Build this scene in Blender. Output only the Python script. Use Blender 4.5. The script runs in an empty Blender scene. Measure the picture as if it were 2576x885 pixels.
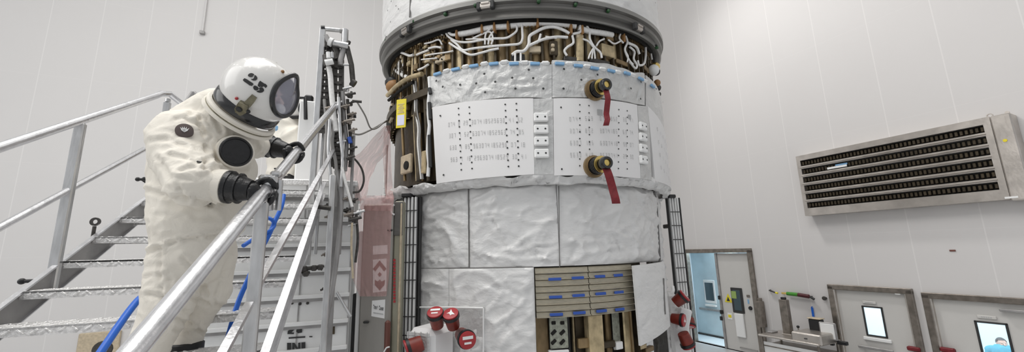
import bpy, math, random
from mathutils import Vector, Matrix, noise as noise_
V3 = Vector
random.seed(7)
class _N:                              # smooth gradient noise on positive coordinates
    @staticmethod
    def noise(v): return noise_.noise(V3(v)+V3((31.2, 47.7, 23.9)), noise_basis='PERLIN_NEW')
C = bpy.context.scene.collection
PI = math.pi
def R(d): return math.radians(d)
V = Vector

noise = _N
# ------------------------------------------------------------------ camera
FPX, W, H = 1000.0, 2576, 885
PITCH, ROLL, EYE = R(10.65), R(-1.5), 3.2
fw = V((0, math.cos(PITCH), math.sin(PITCH)))
_rt = V((1, 0, 0)); _up = V((0, -math.sin(PITCH), math.cos(PITCH)))
rt = math.cos(ROLL)*_rt + math.sin(ROLL)*_up
up = -math.sin(ROLL)*_rt + math.cos(ROLL)*_up
CAM = V((0, 0, EYE))
cd = bpy.data.cameras.new('camera'); cam = bpy.data.objects.new('camera', cd); C.objects.link(cam)
cd.sensor_width = 36; cd.lens = 36*FPX/W; cd.clip_start = .05; cd.clip_end = 200
m = Matrix((rt, up, -fw)).transposed().to_4x4(); m.translation = CAM
cam.matrix_world = m
bpy.context.scene.camera = cam
def ray(x, y): return fw + rt*((x-1288)/FPX) - up*((y-442.5)/FPX)
def at(x, y, Y):
    d = ray(x, y); return CAM + d*(Y/d.y)
def onpl(x, y, p0, n):
    d = ray(x, y); return CAM + d*((V(p0)-CAM).dot(n)/d.dot(n))
def pix(p):
    v = V(p)-CAM; z = v.dot(fw); return 1288+FPX*v.dot(rt)/z, 442.5-FPX*v.dot(up)/z

# ------------------------------------------------------------------ materials
MT = {}
def mat(name, col, rough=.5, metal=0., bump=None, var=None, coat=0., spec=None, alpha=None, trans=0., stretch=(1,1,1), sub=0.):
    mt = bpy.data.materials.new(name); mt.use_nodes = True; MT[name] = mt
    nt = mt.node_tree; N = nt.nodes; L = nt.links
    b = N['Principled BSDF']
    b.inputs['Base Color'].default_value = (*col, 1); b.inputs['Roughness'].default_value = rough
    b.inputs['Metallic'].default_value = metal; b.inputs['Coat Weight'].default_value = coat
    if spec is not None: b.inputs['Specular IOR Level'].default_value = spec
    if alpha is not None: b.inputs['Alpha'].default_value = alpha
    if trans: b.inputs['Transmission Weight'].default_value = trans
    tc = N.new('ShaderNodeTexCoord'); mp = N.new('ShaderNodeMapping'); mp.inputs['Scale'].default_value = stretch
    L.new(tc.outputs['Object'], mp.inputs['Vector'])
    if var:
        n = N.new('ShaderNodeTexNoise'); n.inputs['Scale'].default_value = var[0]; n.inputs['Detail'].default_value = 5
        L.new(mp.outputs[0], n.inputs['Vector'])
        r = N.new('ShaderNodeMapRange'); r.inputs['To Min'].default_value = 1-var[1]; r.inputs['To Max'].default_value = 1+var[1]
        r.inputs['From Min'].default_value = .3; r.inputs['From Max'].default_value = .7
        L.new(n.outputs['Fac'], r.inputs['Value'])
        mx = N.new('ShaderNodeVectorMath'); mx.operation = 'SCALE'; mx.inputs[0].default_value = col
        L.new(r.outputs[0], mx.inputs['Scale']); L.new(mx.outputs[0], b.inputs['Base Color'])
    if bump:
        n2 = N.new('ShaderNodeTexNoise'); n2.inputs['Scale'].default_value = bump[0]; n2.inputs['Detail'].default_value = bump[2] if len(bump) > 2 else 4
        L.new(mp.outputs[0], n2.inputs['Vector'])
        if len(bump) > 3: n2.inputs['Distortion'].default_value = bump[3]
        bp = N.new('ShaderNodeBump'); bp.inputs['Strength'].default_value = bump[1]; bp.inputs['Distance'].default_value = .02 if len(bump) < 5 else bump[4]
        L.new(n2.outputs['Fac'], bp.inputs['Height']); L.new(bp.outputs[0], b.inputs['Normal'])
    return mt
def emit(name, col, s):
    mt = bpy.data.materials.new(name); mt.use_nodes = True; MT[name] = mt
    b = mt.node_tree.nodes['Principled BSDF']; b.inputs['Base Color'].default_value = (*col, 1)
    b.inputs['Emission Color'].default_value = (*col, 1); b.inputs['Emission Strength'].default_value = s
    return mt
def wallmat(name, col, pitch, ph, zs, w=.011):
    mt = bpy.data.materials.new(name); mt.use_nodes = True; MT[name] = mt
    nt = mt.node_tree; N = nt.nodes; L = nt.links; b = N['Principled BSDF']; b.inputs['Roughness'].default_value = .55
    tc = N.new('ShaderNodeTexCoord'); sp = N.new('ShaderNodeSeparateXYZ'); L.new(tc.outputs['Object'], sp.inputs[0])
    def M(op, a, bb=None, c=None):
        n = N.new('ShaderNodeMath'); n.operation = op
        for i, q in enumerate((a, bb, c)):
            if q is None: continue
            if isinstance(q, (int, float)): n.inputs[i].default_value = q
            else: L.new(q, n.inputs[i])
        return n.outputs[0]
    def line(src, pitch, ph, w):
        a = M('SUBTRACT', src, ph); a = M('DIVIDE', a, pitch); a = M('FRACT', a); a = M('SUBTRACT', a, .5); a = M('ABSOLUTE', a); a = M('SUBTRACT', .5, a)
        return M('LESS_THAN', a, w/pitch)
    l1 = line(sp.outputs['X'], pitch, ph, w)
    l2 = line(sp.outputs['Z'], zs[0], zs[1], w*.6)
    l2 = M('MULTIPLY', l2, .35)
    l = M('MAXIMUM', l1, l2)
    n = N.new('ShaderNodeTexNoise'); n.inputs['Scale'].default_value = .8; n.inputs['Detail'].default_value = 3
    L.new(tc.outputs['Object'], n.inputs['Vector'])
    k = M('MULTIPLY_ADD', n.outputs['Fac'], .03, .985)
    k2 = M('MULTIPLY_ADD', l, .10, k)
    mx = N.new('ShaderNodeVectorMath'); mx.operation = 'SCALE'; mx.inputs[0].default_value = col
    L.new(k2, mx.inputs['Scale']); L.new(mx.outputs[0], b.inputs['Base Color'])
    bp = N.new('ShaderNodeBump'); bp.inputs['Strength'].default_value = .25; bp.inputs['Distance'].default_value = .01
    L.new(l, bp.inputs['Height']); L.new(bp.outputs[0], b.inputs['Normal'])
    return mt

wallmat('wall_r', (.655, .635, .625), 1.12, 3.06, (2.52, 5.92))
wallmat('wall_l', (.68, .665, .655), 1.10, -7.32, (2.52, 5.88))
mat('floor', (.55, .56, .57), .35, var=(1.2, .06), coat=.2)
mat('ceil', (.75, .75, .74), .7)
mat('alu', (.60, .60, .60), .30, .85, bump=(60, .12), var=(25, .15), stretch=(1, 1, .25))
mat('alu_rail', (.80, .80, .82), .27, .85, bump=(30, .10), var=(12, .10))
mat('alu_tread', (.74, .73, .72), .36, .4, bump=(70, .4), var=(60, .25))
mat('alu_dark', (.36, .35, .345), .5, .4, bump=(40, .1), var=(6, .18))
mat('steel', (.56, .52, .48), .35, .85, bump=(20, .08), var=(4, .15))
mat('steel_frame', (.26, .23, .20), .35, .8, var=(9, .25))
mat('dark_metal', (.07, .065, .06), .45, .5, var=(30, .3))
mat('ring', (.145, .14, .13), .42, .35, bump=(15, .1), var=(4, .14), stretch=(1, 1, 4))
mat('ring_light', (.27, .265, .25), .4, .4)
mat('blanket', (.74, .735, .725), .42, .10, bump=(3.4, .6, 4, .3, .06), var=(3, .035), stretch=(1, 1, 1.7))
mat('blanket_grey', (.60, .60, .59), .38, .2, bump=(6.5, .8, 5, .4, .05), var=(3, .05))
mat('panel_white', (.80, .79, .785), .5, bump=(4, .06))
mat('seam', (.16, .155, .15), .7)
mat('ink', (.46, .46, .46), .7)
mat('ink_dark', (.03, .03, .03), .6)
mat('gold', (.235, .165, .085), .38, .55, bump=(18, .3), var=(7, .45), stretch=(1, 1, .5))
mat('gold_light', (.50, .40, .24), .4, .4, bump=(25, .3), var=(10, .3))
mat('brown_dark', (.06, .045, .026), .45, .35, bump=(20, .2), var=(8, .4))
mat('tan', (.55, .46, .33), .5, .1, var=(20, .15))
mat('slat', (.46, .42, .33), .42, .3, var=(18, .12), stretch=(1, 1, 6))
mat('cable', (.82, .81, .79), .4, var=(40, .1))
mat('cable_grey', (.30, .29, .28), .5)
mat('cuff', (.33, .17, .06), .5)
mat('black', (.012, .012, .013), .45)
mat('black_gloss', (.014, .014, .015), .22, coat=.4)
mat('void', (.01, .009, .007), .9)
mat('red_cap', (.19, .025, .015), .42, var=(10, .3), bump=(10, .15))
mat('red_face', (.40, .03, .035), .4)
mat('red_tag', (.16, .008, .013), .6, var=(14, .2), bump=(30, .3))
mat('white', (.85, .85, .84), .45)
mat('blue_tape', (.03, .09, .40), .5)
mat('blue_tape_light', (.22, .42, .66), .5)
mat('blue_hose', (.015, .13, .60), .35)
mat('yellow', (.80, .66, .03), .5)
mat('lilac', (.72, .72, .88), .5)
mat('suit', (.80, .755, .67), .62, bump=(14, .4, 5, 1.0, .02), var=(2.5, .05))
mat('suit_far', (.76, .72, .64), .65, bump=(14, .3, 5), var=(3, .06))
mat('helmet', (.80, .785, .755), .22, coat=.5, var=(5, .02))
mat('rubber', (.011, .011, .012), .33, bump=(45, .25))
mat('patch', (.10, .075, .07), .6)
mat('clip_green', (.015, .07, .02), .5)
mat('slat_lip', (.74, .70, .60), .35, .3)
mat('olive', (.19, .175, .12), .42, .5, var=(30, .3))
mat('skin', (.62, .40, .32), .5)
mat('brown_cuff', (.16, .06, .045), .5)
mat('panel_grey', (.35, .335, .31), .42, .4, var=(5, .06), stretch=(1, 1, .3))
mat('panel_green', (.335, .325, .25), .45, .3)
mat('enclosure', (.82, .82, .81), .5, var=(3, .03))
mat('blue_room', (.42, .62, .70), .55)
mat('blue_door', (.58, .71, .76), .45, var=(3, .06))
mat('hall_door_blue', (.50, .76, .82), .5)
mat('pale_blue', (.76, .86, .92), .5)
mat('door_white', (.60, .585, .56), .45, var=(2, .02))
mat('glass_dark', (.04, .07, .085), .08, spec=.8)
mat('gold_bright', (.75, .55, .18), .25, .9)
mat('green', (.05, .26, .02), .5)
mat('dark_red', (.07, .006, .01), .35)
mat('pink_bag', (.70, .40, .38), .35, alpha=.40, bump=(14, .9, 6), spec=.6)
mat('glass', (.9, .95, 1.0), .03, alpha=.12, spec=.6)
mat('visor', (.75, .76, .90), .06, alpha=.40, spec=1.0, coat=1)
mat('jacket_blue', (.05, .36, .50), .7)
mat('pattern', (.33, .34, .28), .5, .3, var=(30, .3))
mat('lcd', (.30, .42, .12), .3)
emit('lamp', (1, .98, .95), 4.0)

# ------------------------------------------------------------------ mesh builder
def basis(d, hint=V((0, 0, 1))):
    d = V(d).normalized()
    if abs(d.dot(hint)) > .98: hint = V((1, 0, 0))
    a = hint.cross(d).normalized(); b = d.cross(a).normalized()
    return a, b, d
class MB:
    def __init__(s): s.v = []; s.f = []; s.m = []
    def add(s, vs, fs, m=0):
        o = len(s.v); s.v += [tuple(p) for p in vs]; s.f += [tuple(i+o for i in f) for f in fs]; s.m += [m]*len(fs); return s
    def box(s, c, sz, M=None, m=0):
        c = V(c); hx, hy, hz = sz[0]/2, sz[1]/2, sz[2]/2; vs = []
        for x in (-hx, hx):
            for y in (-hy, hy):
                for z in (-hz, hz):
                    p = V((x, y, z)); vs.append(c+(M @ p if M else p))
        return s.add(vs, [(0,1,3,2),(4,6,7,5),(0,4,5,1),(2,3,7,6),(0,2,6,4),(1,5,7,3)], m)
    def bar(s, p0, p1, w, h, hint=V((0, 0, 1)), m=0):
        p0, p1 = V(p0), V(p1); a, b, d = basis(p1-p0, hint); M = Matrix((a, b, d)).transposed()
        return s.box((p0+p1)/2, (w, h, (p1-p0).length), M, m)
    def bbox(s, c, sz, M=None, m=0, b=.01):      # bevelled box
        c = V(c); hx, hy, hz = [q/2 for q in sz]; b = min(b, hx*.8, hy*.8, hz*.8)
        vs = []; id = {}
        for x in (-1, 1):
            for y in (-1, 1):
                for z in (-1, 1):
                    for k in range(3):
                        p = V((x*(hx-(0 if k == 0 else b)), y*(hy-(0 if k == 1 else b)), z*(hz-(0 if k == 2 else b))))
                        id[(x,y,z,k)] = len(vs); vs.append(c+(M @ p if M else p))
        fs = []
        for sx in (-1, 1):
            q = [(sx,-1,-1),(sx,1,-1),(sx,1,1),(sx,-1,1)]; q = q if sx > 0 else q[::-1]; fs.append([id[t+(0,)] for t in q])
            q = [(-1,sx,-1),(-1,sx,1),(1,sx,1),(1,sx,-1)]; q = q if sx > 0 else q[::-1]; fs.append([id[t+(1,)] for t in q])
            q = [(-1,-1,sx),(1,-1,sx),(1,1,sx),(-1,1,sx)]; q = q if sx > 0 else q[::-1]; fs.append([id[t+(2,)] for t in q])
        for a_ in (-1, 1):
            for b_ in (-1, 1):
                fs.append([id[(a_,b_,-1,0)], id[(a_,b_,1,0)], id[(a_,b_,1,1)], id[(a_,b_,-1,1)]][::a_*b_*-1])
                fs.append([id[(a_,-1,b_,0)], id[(a_,1,b_,0)], id[(a_,1,b_,2)], id[(a_,-1,b_,2)]][::a_*b_])
                fs.append([id[(-1,a_,b_,1)], id[(1,a_,b_,1)], id[(1,a_,b_,2)], id[(-1,a_,b_,2)]][::a_*b_*-1])
                for c_ in (-1, 1):
                    fs.append([id[(a_,b_,c_,0)], id[(a_,b_,c_,1)], id[(a_,b_,c_,2)]][::a_*b_*c_])
        return s.add(vs, fs, m)
    def tube(s, pts, r, n=12, m=0, caps=True, flat=None):
        n = 12 if n < 12 else n
        pts = [V(p) for p in pts]; k = len(pts); rs = r if isinstance(r, (list, tuple)) else [r]*k
        vs = []; a = None
        for i in range(k):
            d = (pts[min(i+1, k-1)]-pts[max(i-1, 0)])
            if d.length < 1e-9: d = V((0, 0, 1))
            d.normalize()
            if a is None: a, b, _ = basis(d)
            else:
                a = (a-d*a.dot(d))
                a = a.normalized() if a.length > 1e-6 else basis(d)[0]
                b = d.cross(a)
            for j in range(n):
                t = 2*PI*j/n; vs.append(pts[i]+(a*math.cos(t)+b*math.sin(t)*(flat or 1))*rs[i])
        fs = [(i*n+j, i*n+(j+1) % n, (i+1)*n+(j+1) % n, (i+1)*n+j) for i in range(k-1) for j in range(n)]
        if caps: fs += [tuple(range(n))[::-1], tuple(range((k-1)*n, k*n))]
        return s.add(vs, fs, m)
    def lathe(s, o, ax, prof, n=24, m=0, a0=0, a1=2*PI, hint=V((0, 0, 1)), ms=None):
        o = V(o); a, b, d = basis(ax, hint); full = abs(a1-a0-2*PI) < 1e-6; nn = n if full else n+1
        vs = []
        for r, h in prof:
            for j in range(nn):
                t = a0+(a1-a0)*j/n; vs.append(o+d*h+(a*math.cos(t)+b*math.sin(t))*r)
        for i in range(len(prof)-1):
            fs = [(i*nn+j, i*nn+(j+1) % nn, (i+1)*nn+(j+1) % nn, (i+1)*nn+j) for j in range(n)]
            off = len(s.v) if i == 0 else off
            if i == 0: s.v += [tuple(p) for p in vs]
            s.f += [tuple(q+off for q in f) for f in fs]; s.m += [ms[i] if ms else m]*len(fs)
        return s
    def ball(s, c, r, n=14, M=None, m=0):
        c = V(c); r = r if isinstance(r, (tuple, list)) else (r, r, r); vs = []; k = n//2
        for i in range(k+1):
            ph = PI*i/k
            for j in range(n):
                t = 2*PI*j/n; p = V((r[0]*math.sin(ph)*math.cos(t), r[1]*math.sin(ph)*math.sin(t), r[2]*math.cos(ph)))
                vs.append(c+(M @ p if M else p))
        return s.add(vs, [(i*n+j, (i+1)*n+j, (i+1)*n+(j+1) % n, i*n+(j+1) % n) for i in range(k) for j in range(n)], m)
    def cap(s, p0, r0, p1, r1, n=16):            # tapered capsule
        p0, p1 = V(p0), V(p1); L = (p1-p0).length; pts = []; rs = []
        d = (p1-p0).normalized()
        for i in range(7):
            t = PI/2*(1-i/6); pts.append(p0-d*r0*math.sin(t)); rs.append(max(r0*math.cos(t), r0*.02))
        for i in range(1, 7):
            t = PI/2*(i/6); pts.append(p1+d*r1*math.sin(t)); rs.append(max(r1*math.cos(t), r1*.02))
        pts2 = pts[:7]+[p1]+pts[7:]; rs2 = rs[:7]+[r1]+rs[7:]
        return s.tube(pts2, rs2, n)
    def grid(s, fn, nu, nv, m=0):
        vs = [fn(i/nu, j/nv) for j in range(nv+1) for i in range(nu+1)]; w = nu+1
        return s.add(vs, [(j*w+i, j*w+i+1, (j+1)*w+i+1, (j+1)*w+i) for j in range(nv) for i in range(nu)], m)
    def poly(s, pts, m=0): return s.add(pts, [tuple(range(len(pts)))], m)
    def prism(s, pts, off, m=0):
        n = len(pts); off = V(off); vs = [V(p) for p in pts]+[V(p)+off for p in pts]
        return s.add(vs, [tuple(range(n))[::-1], tuple(range(n, 2*n))]+[(i, (i+1) % n, (i+1) % n+n, i+n) for i in range(n)], m)
    def build(s, name, mats, parent=None, smooth=True, ang=35, frame=None):
        me = bpy.data.meshes.new(name); me.from_pydata(s.v, [], s.f)
        mats = mats if isinstance(mats, (list, tuple)) else [mats]
        for q in mats: me.materials.append(MT[q])
        me.polygons.foreach_set('material_index', s.m)
        if smooth:
            me.polygons.foreach_set('use_smooth', [True]*len(me.polygons)); me.set_sharp_from_angle(angle=R(ang))
        me.update()
        o = bpy.data.objects.new(name, me); C.objects.link(o)
        if parent is not None:
            o.parent = parent; o.matrix_parent_inverse = parent.matrix_world.inverted()
        if frame is not None: o.matrix_world = frame
        return o
def tag(o, label=None, cat=None, group=None, kind=None):
    if label: o['label'] = label
    if cat: o['category'] = cat
    if group: o['group'] = group
    if kind: o['kind'] = kind
    return o
def root(name, loc, label, cat, group=None):
    o = bpy.data.objects.new(name, None); C.objects.link(o); o.location = loc; o.empty_display_size = .1
    o.matrix_world = Matrix.Translation(V(loc)); return tag(o, label, cat, group)
def struct(mb, name, mats, frame=None, parent=None, **k):
    o = mb.build(name, mats, parent, frame=frame, **k)
    if parent is None: o['kind'] = 'structure'
    return o
def catm(pts, n=6):
    pts = [V(p) for p in pts]; out = []
    q = [pts[0]*2-pts[1]]+pts+[pts[-1]*2-pts[-2]]
    for i in range(1, len(q)-2):
        a, b, c, d = q[i-1:i+3]
        for k in range(n):
            t = k/n; out.append(.5*((2*b)+(c-a)*t+(2*a-5*b+4*c-d)*t*t+(3*b-a-3*c+d)*t**3))
    out.append(pts[-1]); return out
WORLD = .53
# ------------------------------------------------------------------ the hall
WAZ = R(-26); wd = V((math.sin(WAZ), math.cos(WAZ), 0)); wn = V((math.cos(WAZ), -math.sin(WAZ), 0)); UP = V((0, 0, 1))
OFF, Q = 11.8, 15.1
def frame(o, x, y, z):
    m = Matrix((x, y, z)).transposed().to_4x4(); m.translation = o; return m
FR = frame(wn*OFF, wd, -wn, UP)     # right wall: local x runs into the distance, local y points into the hall
FL = frame(wd*Q, wn, wd, UP)        # left wall: local x runs to the right, local -y points into the hall
def wr(x, y, d=0):                  # pixel -> local (s, z) on a plane d in front of the right wall
    p = onpl(x, y, wn*(OFF-d), wn); return p.dot(wd), p.z
def wall_holes(s0, s1, z0, z1, holes, t0, t1):
    ss = sorted({s0, s1, *[h[0] for h in holes], *[h[1] for h in holes]}); zs = sorted({z0, z1, *[h[2] for h in holes], *[h[3] for h in holes]})
    mb = MB()
    inh = lambda a, b: any(h[0] < a < h[1] and h[2] < b < h[3] for h in holes)
    for i in range(len(ss)-1):
        for j in range(len(zs)-1):
            a, b, c, d = ss[i], ss[i+1], zs[j], zs[j+1]
            if inh((a+b)/2, (c+d)/2): continue
            mb.add([(a,t0,c),(b,t0,c),(b,t0,d),(a,t0,d)], [(0,1,2,3)]); mb.add([(a,t1,c),(b,t1,c),(b,t1,d),(a,t1,d)], [(3,2,1,0)])
    for a, b, c, d in holes+[(s0, s1, z0, z1)]:
        for p, q in (((a,c),(b,c)), ((b,c),(b,d)), ((b,d),(a,d)), ((a,d),(a,c))):
            mb.add([(p[0],t0,p[1]),(q[0],t0,q[1]),(q[0],t1,q[1]),(p[0],t1,p[1])], [(0,1,2,3)])
    return mb
D1 = (7.95, 10.25, 0.0, 2.98); D2 = (4.42, 5.85, 0.0, 2.06); D3 = (2.35, 4.08, 0.0, 2.0)
struct(wall_holes(-6, Q, 0, 17, [D1, D2, D3], -.14, 0), 'wall_right', 'wall_r', FR, smooth=False)
D4 = (1.45, 2.55, 0.0, 4.42)
struct(wall_holes(-16, OFF, 0, 17, [D4], .14, 0), 'wall_left', 'wall_l', FL, smooth=False)
mb = MB(); mb.box((0, 0, 0), (60, 60, .1)); o = mb.build('floor', 'floor', frame=Matrix.Translation((0, 5, -.05)), smooth=False); o['kind'] = 'structure'
cen = wn*(-2.1)+wd*4.5
mb = MB(); mb.box((-2, 4.5, 17.1), (28.2, 21.6, .2)); o = mb.build('ceiling', 'ceil', frame=frame(V((0,0,0)), wn, wd, UP), smooth=False); o['kind'] = 'structure'
# ceiling luminaires: real lamps
k = 0
for i in range(5):
    for j in range(4):
        p = wn*(-11+i*4.8)+wd*(-4+j*5.2)
        f = frame(p+UP*16.9, wn, wd, UP)
        r = root('ceiling_light', p+UP*16.95, 'long white luminaire on the high hall ceiling', 'ceiling light', 'rows of luminaires on the hall ceiling')
        MB().bbox((0, 0, 0), (.5, 2.6, .12)).build('housing', 'white', r, frame=f)
        MB().box((0, 0, -.065), (.42, 2.5, .01)).build('diffuser', 'lamp', r, frame=f)
def area(name, p, size, power, d=V((0, 0, -1)), sy=None, col=(1, .985, .96)):
    l = bpy.data.lights.new(name, 'AREA'); l.size = size; l.energy = power; l.color = col
    if sy: l.shape = 'RECTANGLE'; l.size_y = sy
    o = bpy.data.objects.new(name, l); C.objects.link(o); o.location = p
    o.rotation_euler = V(d).to_track_quat('-Z', 'Y').to_euler(); return o

# corridor behind the right wall
mb = MB(); mb.box((6.4, -2.6, 1.6), (9.4, .1, 3.2)).box((6.4, -1.35, 3.25), (9.4, 2.4, .1)).box((6.4, -1.35, .01), (9.4, 2.4, .02)).box((1.75, -1.35, 1.6), (.1, 2.4, 3.2)).box((11.05, -1.35, 1.6), (.1, 2.4, 3.2))
struct(mb, 'wall_corridor', 'pale_blue', FR, smooth=False)
for s in (3.3, 6.2, 9.4):
    area('corridor_lamp', FR @ V((s, -1.3, 3.15)), .9, 62, col=(.88, .96, 1))

# -- frame helper on the right wall
def doorframe(D, name, w=.13, d=.10, sides='LTR'):
    s0, s1, z0, z1 = D; mb = MB()
    if 'L' in sides: mb.bbox((s1+w/2-.02, -.02, (z0+z1)/2), (w, d+.1, z1-z0+w)); mb.bbox((s1-.02, .035, (z0+z1)/2), (.03, .06, z1-z0))
    if 'R' in sides: mb.bbox((s0-w/2+.02, -.02, (z0+z1)/2), (w, d+.1, z1-z0+w)); mb.bbox((s0+.02, .035, (z0+z1)/2), (.03, .06, z1-z0))
    if 'T' in sides: mb.bbox(((s0+s1)/2, -.02, z1+w/2-.02), (s1-s0+2*w-.04, d+.1, w))
    return mb
def loc(mb, name, m, par, **k): return mb.build(name, m, par, frame=FR, **k)
def label_o(o, t): o['label'] = t; return o

# door 1: double door, far leaf missing/open towards the blue corridor, near leaf closed
d1 = root('door_1', FR @ V((9.1, 0, 0)), 'tall double door, one leaf open to a blue airlock, beside the spacecraft', 'door'); d1['kind'] = 'structure'
loc(doorframe(D1, ''), 'door_frame', 'steel_frame', d1)
sm = 9.08
mb = MB(); mb.bbox(((7.95+sm)/2, -.05, 1.48), (sm-7.97, .055, 2.94))
leaf = loc(mb, 'door_leaf', 'door_white', d1)
mb = MB(); mb.bbox((sm+.02, -.03, 1.48), (.07, .12, 2.94)); loc(mb, 'meeting_stile', 'alu_dark', d1)
def wbox(x0, y0, x1, y1, d0, t, dd=0):   # box on the wall from two pixel corners (local s,z)
    a = wr(x0, y0, dd); b = wr(x1, y1, dd)
    return ((a[0]+b[0])/2, d0+t/2, (a[1]+b[1])/2), (abs(a[0]-b[0]), t, abs(a[1]-b[1]))
wf = MB(); c, sz = wbox(1841, 727, 1869, 784, -.02, .03); wf.bbox(c, (sz[0]+.1, .03, sz[2]+.1)); w1 = loc(wf, 'window_frame', 'ink_dark', leaf)
wf = MB(); wf.bbox((c[0], c[1]+.012, c[2]), (sz[0]-.04, .02, sz[2]-.04)); g = loc(wf, 'window_pane', 'glass_dark', leaf)
mb = MB(); mb.box((c[0]+.08, c[1]+.026, c[2]+.16), (.16, .006, .22)); loc(mb, 'sticker', 'lcd', leaf)
mb = MB(); c, sz = wbox(1848, 787, 1878, 850, -.02, .06); mb.bbox(c, sz, b=.015); loc(mb, 'document_holder', 'white', leaf)
# warning triangle
mb = MB(); a = wr(1829, 742); s, z = a
mb.prism([(s-.16, -.02, z-.22), (s+.12, -.02, z-.22), (s-.02, -.02, z+.05)], (0, .006, 0)); loc(mb, 'warning_triangle', 'yellow', leaf, smooth=False)
mb = MB(); mb.prism([(s-.07, -.012, z-.18), (s+.04, -.012, z-.18), (s-.015, -.012, z-.05)], (0, .006, 0)); loc(mb, 'warning_symbol', 'ink_dark', leaf, smooth=False)
mb = MB(); c, sz = wbox(1829, 786, 1842, 804, -.02, .006); mb.box(c, sz); loc(mb, 'notice', 'white', leaf)
mb = MB(); mb.box((c[0], c[1]+.005, c[2]), (sz[0]*.7, .006, sz[2]*.45)); loc(mb, 'notice_print', 'yellow', leaf)
mb = MB(); c, sz = wbox(1877, 741, 1886, 748, -.02, .02); mb.bbox(c, sz); loc(mb, 'door_sign', 'steel_frame', leaf)
mb = MB(); c, sz = wbox(1879, 753, 1884, 764, -.02, .006); mb.box(c, sz); loc(mb, 'blue_mark', 'blue_tape_light', leaf)
mb = MB(); c = wr(1887, 775); mb.lathe((c[0], -.02, c[1]), (0, 1, 0), [(.0, .03), (.05, .03), (.06, .0)], 14, hint=V((0, 0, 1))); loc(mb, 'round_stud', 'black', leaf)
for yy in (748, 784, 800):
    mb = MB(); c = wr(1812 if yy < 770 else 1817, yy); mb.bbox((c[0], .03, c[1]), (.07, .10, .12)); loc(mb, 'latch', 'black', leaf)
mb = MB(); c, sz = wbox(1862, 873, 1906, 884, -.02, .01)
mb.box((c[0], 0, c[2]+sz[2]/2), (sz[0], .02, .02)).box((c[0]-sz[0]/2, 0, c[2]), (.02, .02, sz[2])).box((c[0]+sz[0]/2, 0, c[2]), (.02, .02, sz[2]))
loc(mb, 'kick_plate_edge', 'alu_dark', leaf)
# the inner airlock door seen through the opening
ia = root('door_5', FR @ V((9.8, -1.2, 0)), 'pale blue inner airlock door with a small dark window, through the open leaf', 'door'); ia['kind'] = 'structure'
def wd2(x, y, d): return wr(x, y, -d)
dp = 1.1
a = wr(1733, 638, -dp); b = wr(1806, 638, -dp); c0 = wr(1752, 858, -dp)
s_l, s_r = 12.3, wr(1800, 700, -dp)[0]-1.0
mb = MB(); mb.bbox(((s_l+s_r)/2, -dp, 1.62), (s_l-s_r, .06, 3.15)); il = loc(mb, 'door_leaf', 'blue_door', ia)
c = wr(1785, 733, -dp+.05); ww, hh = .34, .62
mb = MB(); mb.bbox((c[0], -dp+.04, c[1]), (ww*1.35, .03, hh*1.3)); loc(mb, 'window_frame', 'white', il)
mb = MB(); mb.bbox((c[0], -dp+.06, c[1]), (ww, .02, hh)); loc(mb, 'window_pane', 'glass_dark', il)
mb = MB(); mb.bbox((c[0], -dp+.06, c[1]-hh*.78), (ww*1.3, .08, .07)); loc(mb, 'window_sill', 'white', il)
c = wr(1790, 779, -dp+.08); mb = MB(); mb.bbox((c[0]-.1, -dp+.09, c[1]), (1.2, .06, .07)); loc(mb, 'push_bar', 'alu_dark', il)
mb = MB(); mb.bbox(((s_l+s_r)/2, -dp+.05, .05), (s_l-s_r, .05, .06)); loc(mb, 'bottom_seal', 'dark_metal', il)

# doors 2 and 3, single doors with glazed panes
def single_door(n, D, winpx, label):
    r = root('door_%d' % n, FR @ V(((D[0]+D[1])/2, 0, 0)), label, 'door'); r['kind'] = 'structure'
    loc(doorframe(D, '', .12), 'door_frame', 'steel_frame', r)
    mb = MB(); 
    for q in ((D[0]+.02, .03), (D[1]-.02, .03)):
        mb.bbox((q[0], .02, (D[2]+D[3])/2), (.05, .10, D[3]-D[2]))
    loc(mb, 'frame_channel', 'steel', r)
    x0, y0, x1, y1 = winpx
    a = wr(x0, y0); b = wr(x1, y1); h = (min(a[0], b[0]), max(a[0], b[0]), min(a[1], b[1]), max(a[1], b[1]))
    mb = wall_holes(D[0]+.01, D[1]-.01, .01, D[3]-.01, [h], -.06, -.015); lf = loc(mb, 'door_leaf', 'door_white', r, smooth=False)
    mb = MB(); t = .035
    for q, w_, h_ in (((h[0], (h[2]+h[3])/2), t, h[3]-h[2]+t), ((h[1], (h[2]+h[3])/2), t, h[3]-h[2]+t), (((h[0]+h[1])/2, h[2]), h[1]-h[0]+t, t), (((h[0]+h[1])/2, h[3]), h[1]-h[0]+t, t)):
        mb.bbox((q[0], -.01, q[1]), (w_, .03, h_), b=.006)
    loc(mb, 'window_gasket', 'ink_dark', lf)
    mb = MB(); mb.box(((h[0]+h[1])/2, -.03, (h[2]+h[3])/2), (h[1]-h[0], .008, h[3]-h[2])); loc(mb, 'window_pane', 'glass', lf)
    cs = (h[0]+h[1])/2
    mb = MB(); mb.bbox((cs, .01, h[2]-.075), (h[1]-h[0]+.16, .05, .075), b=.012); loc(mb, 'window_sill', 'white', lf)
    mb = MB(); mb.bbox((cs+.03, 0, h[3]+.10), (.26, .03, .065), b=.01); pl = loc(mb, 'name_plate', 'door_white', lf)
    mb = MB()
    for i in range(5): mb.box((cs+.03-.06+i*.03, .017, h[3]+.10), (.018, .004, .018))
    loc(mb, 'name_plate_print', 'ink', lf)
    mb = MB(); mb.bbox((cs+.05, .05, h[2]-.28), ((h[1]-h[0])+.30, .04, .06), b=.012)
    for q in (-.25, .25): mb.bbox((cs+.05+q, .02, h[2]-.28), (.04, .06, .05))
    loc(mb, 'push_bar', 'alu_dark', lf)
    return r, lf, h
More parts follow.
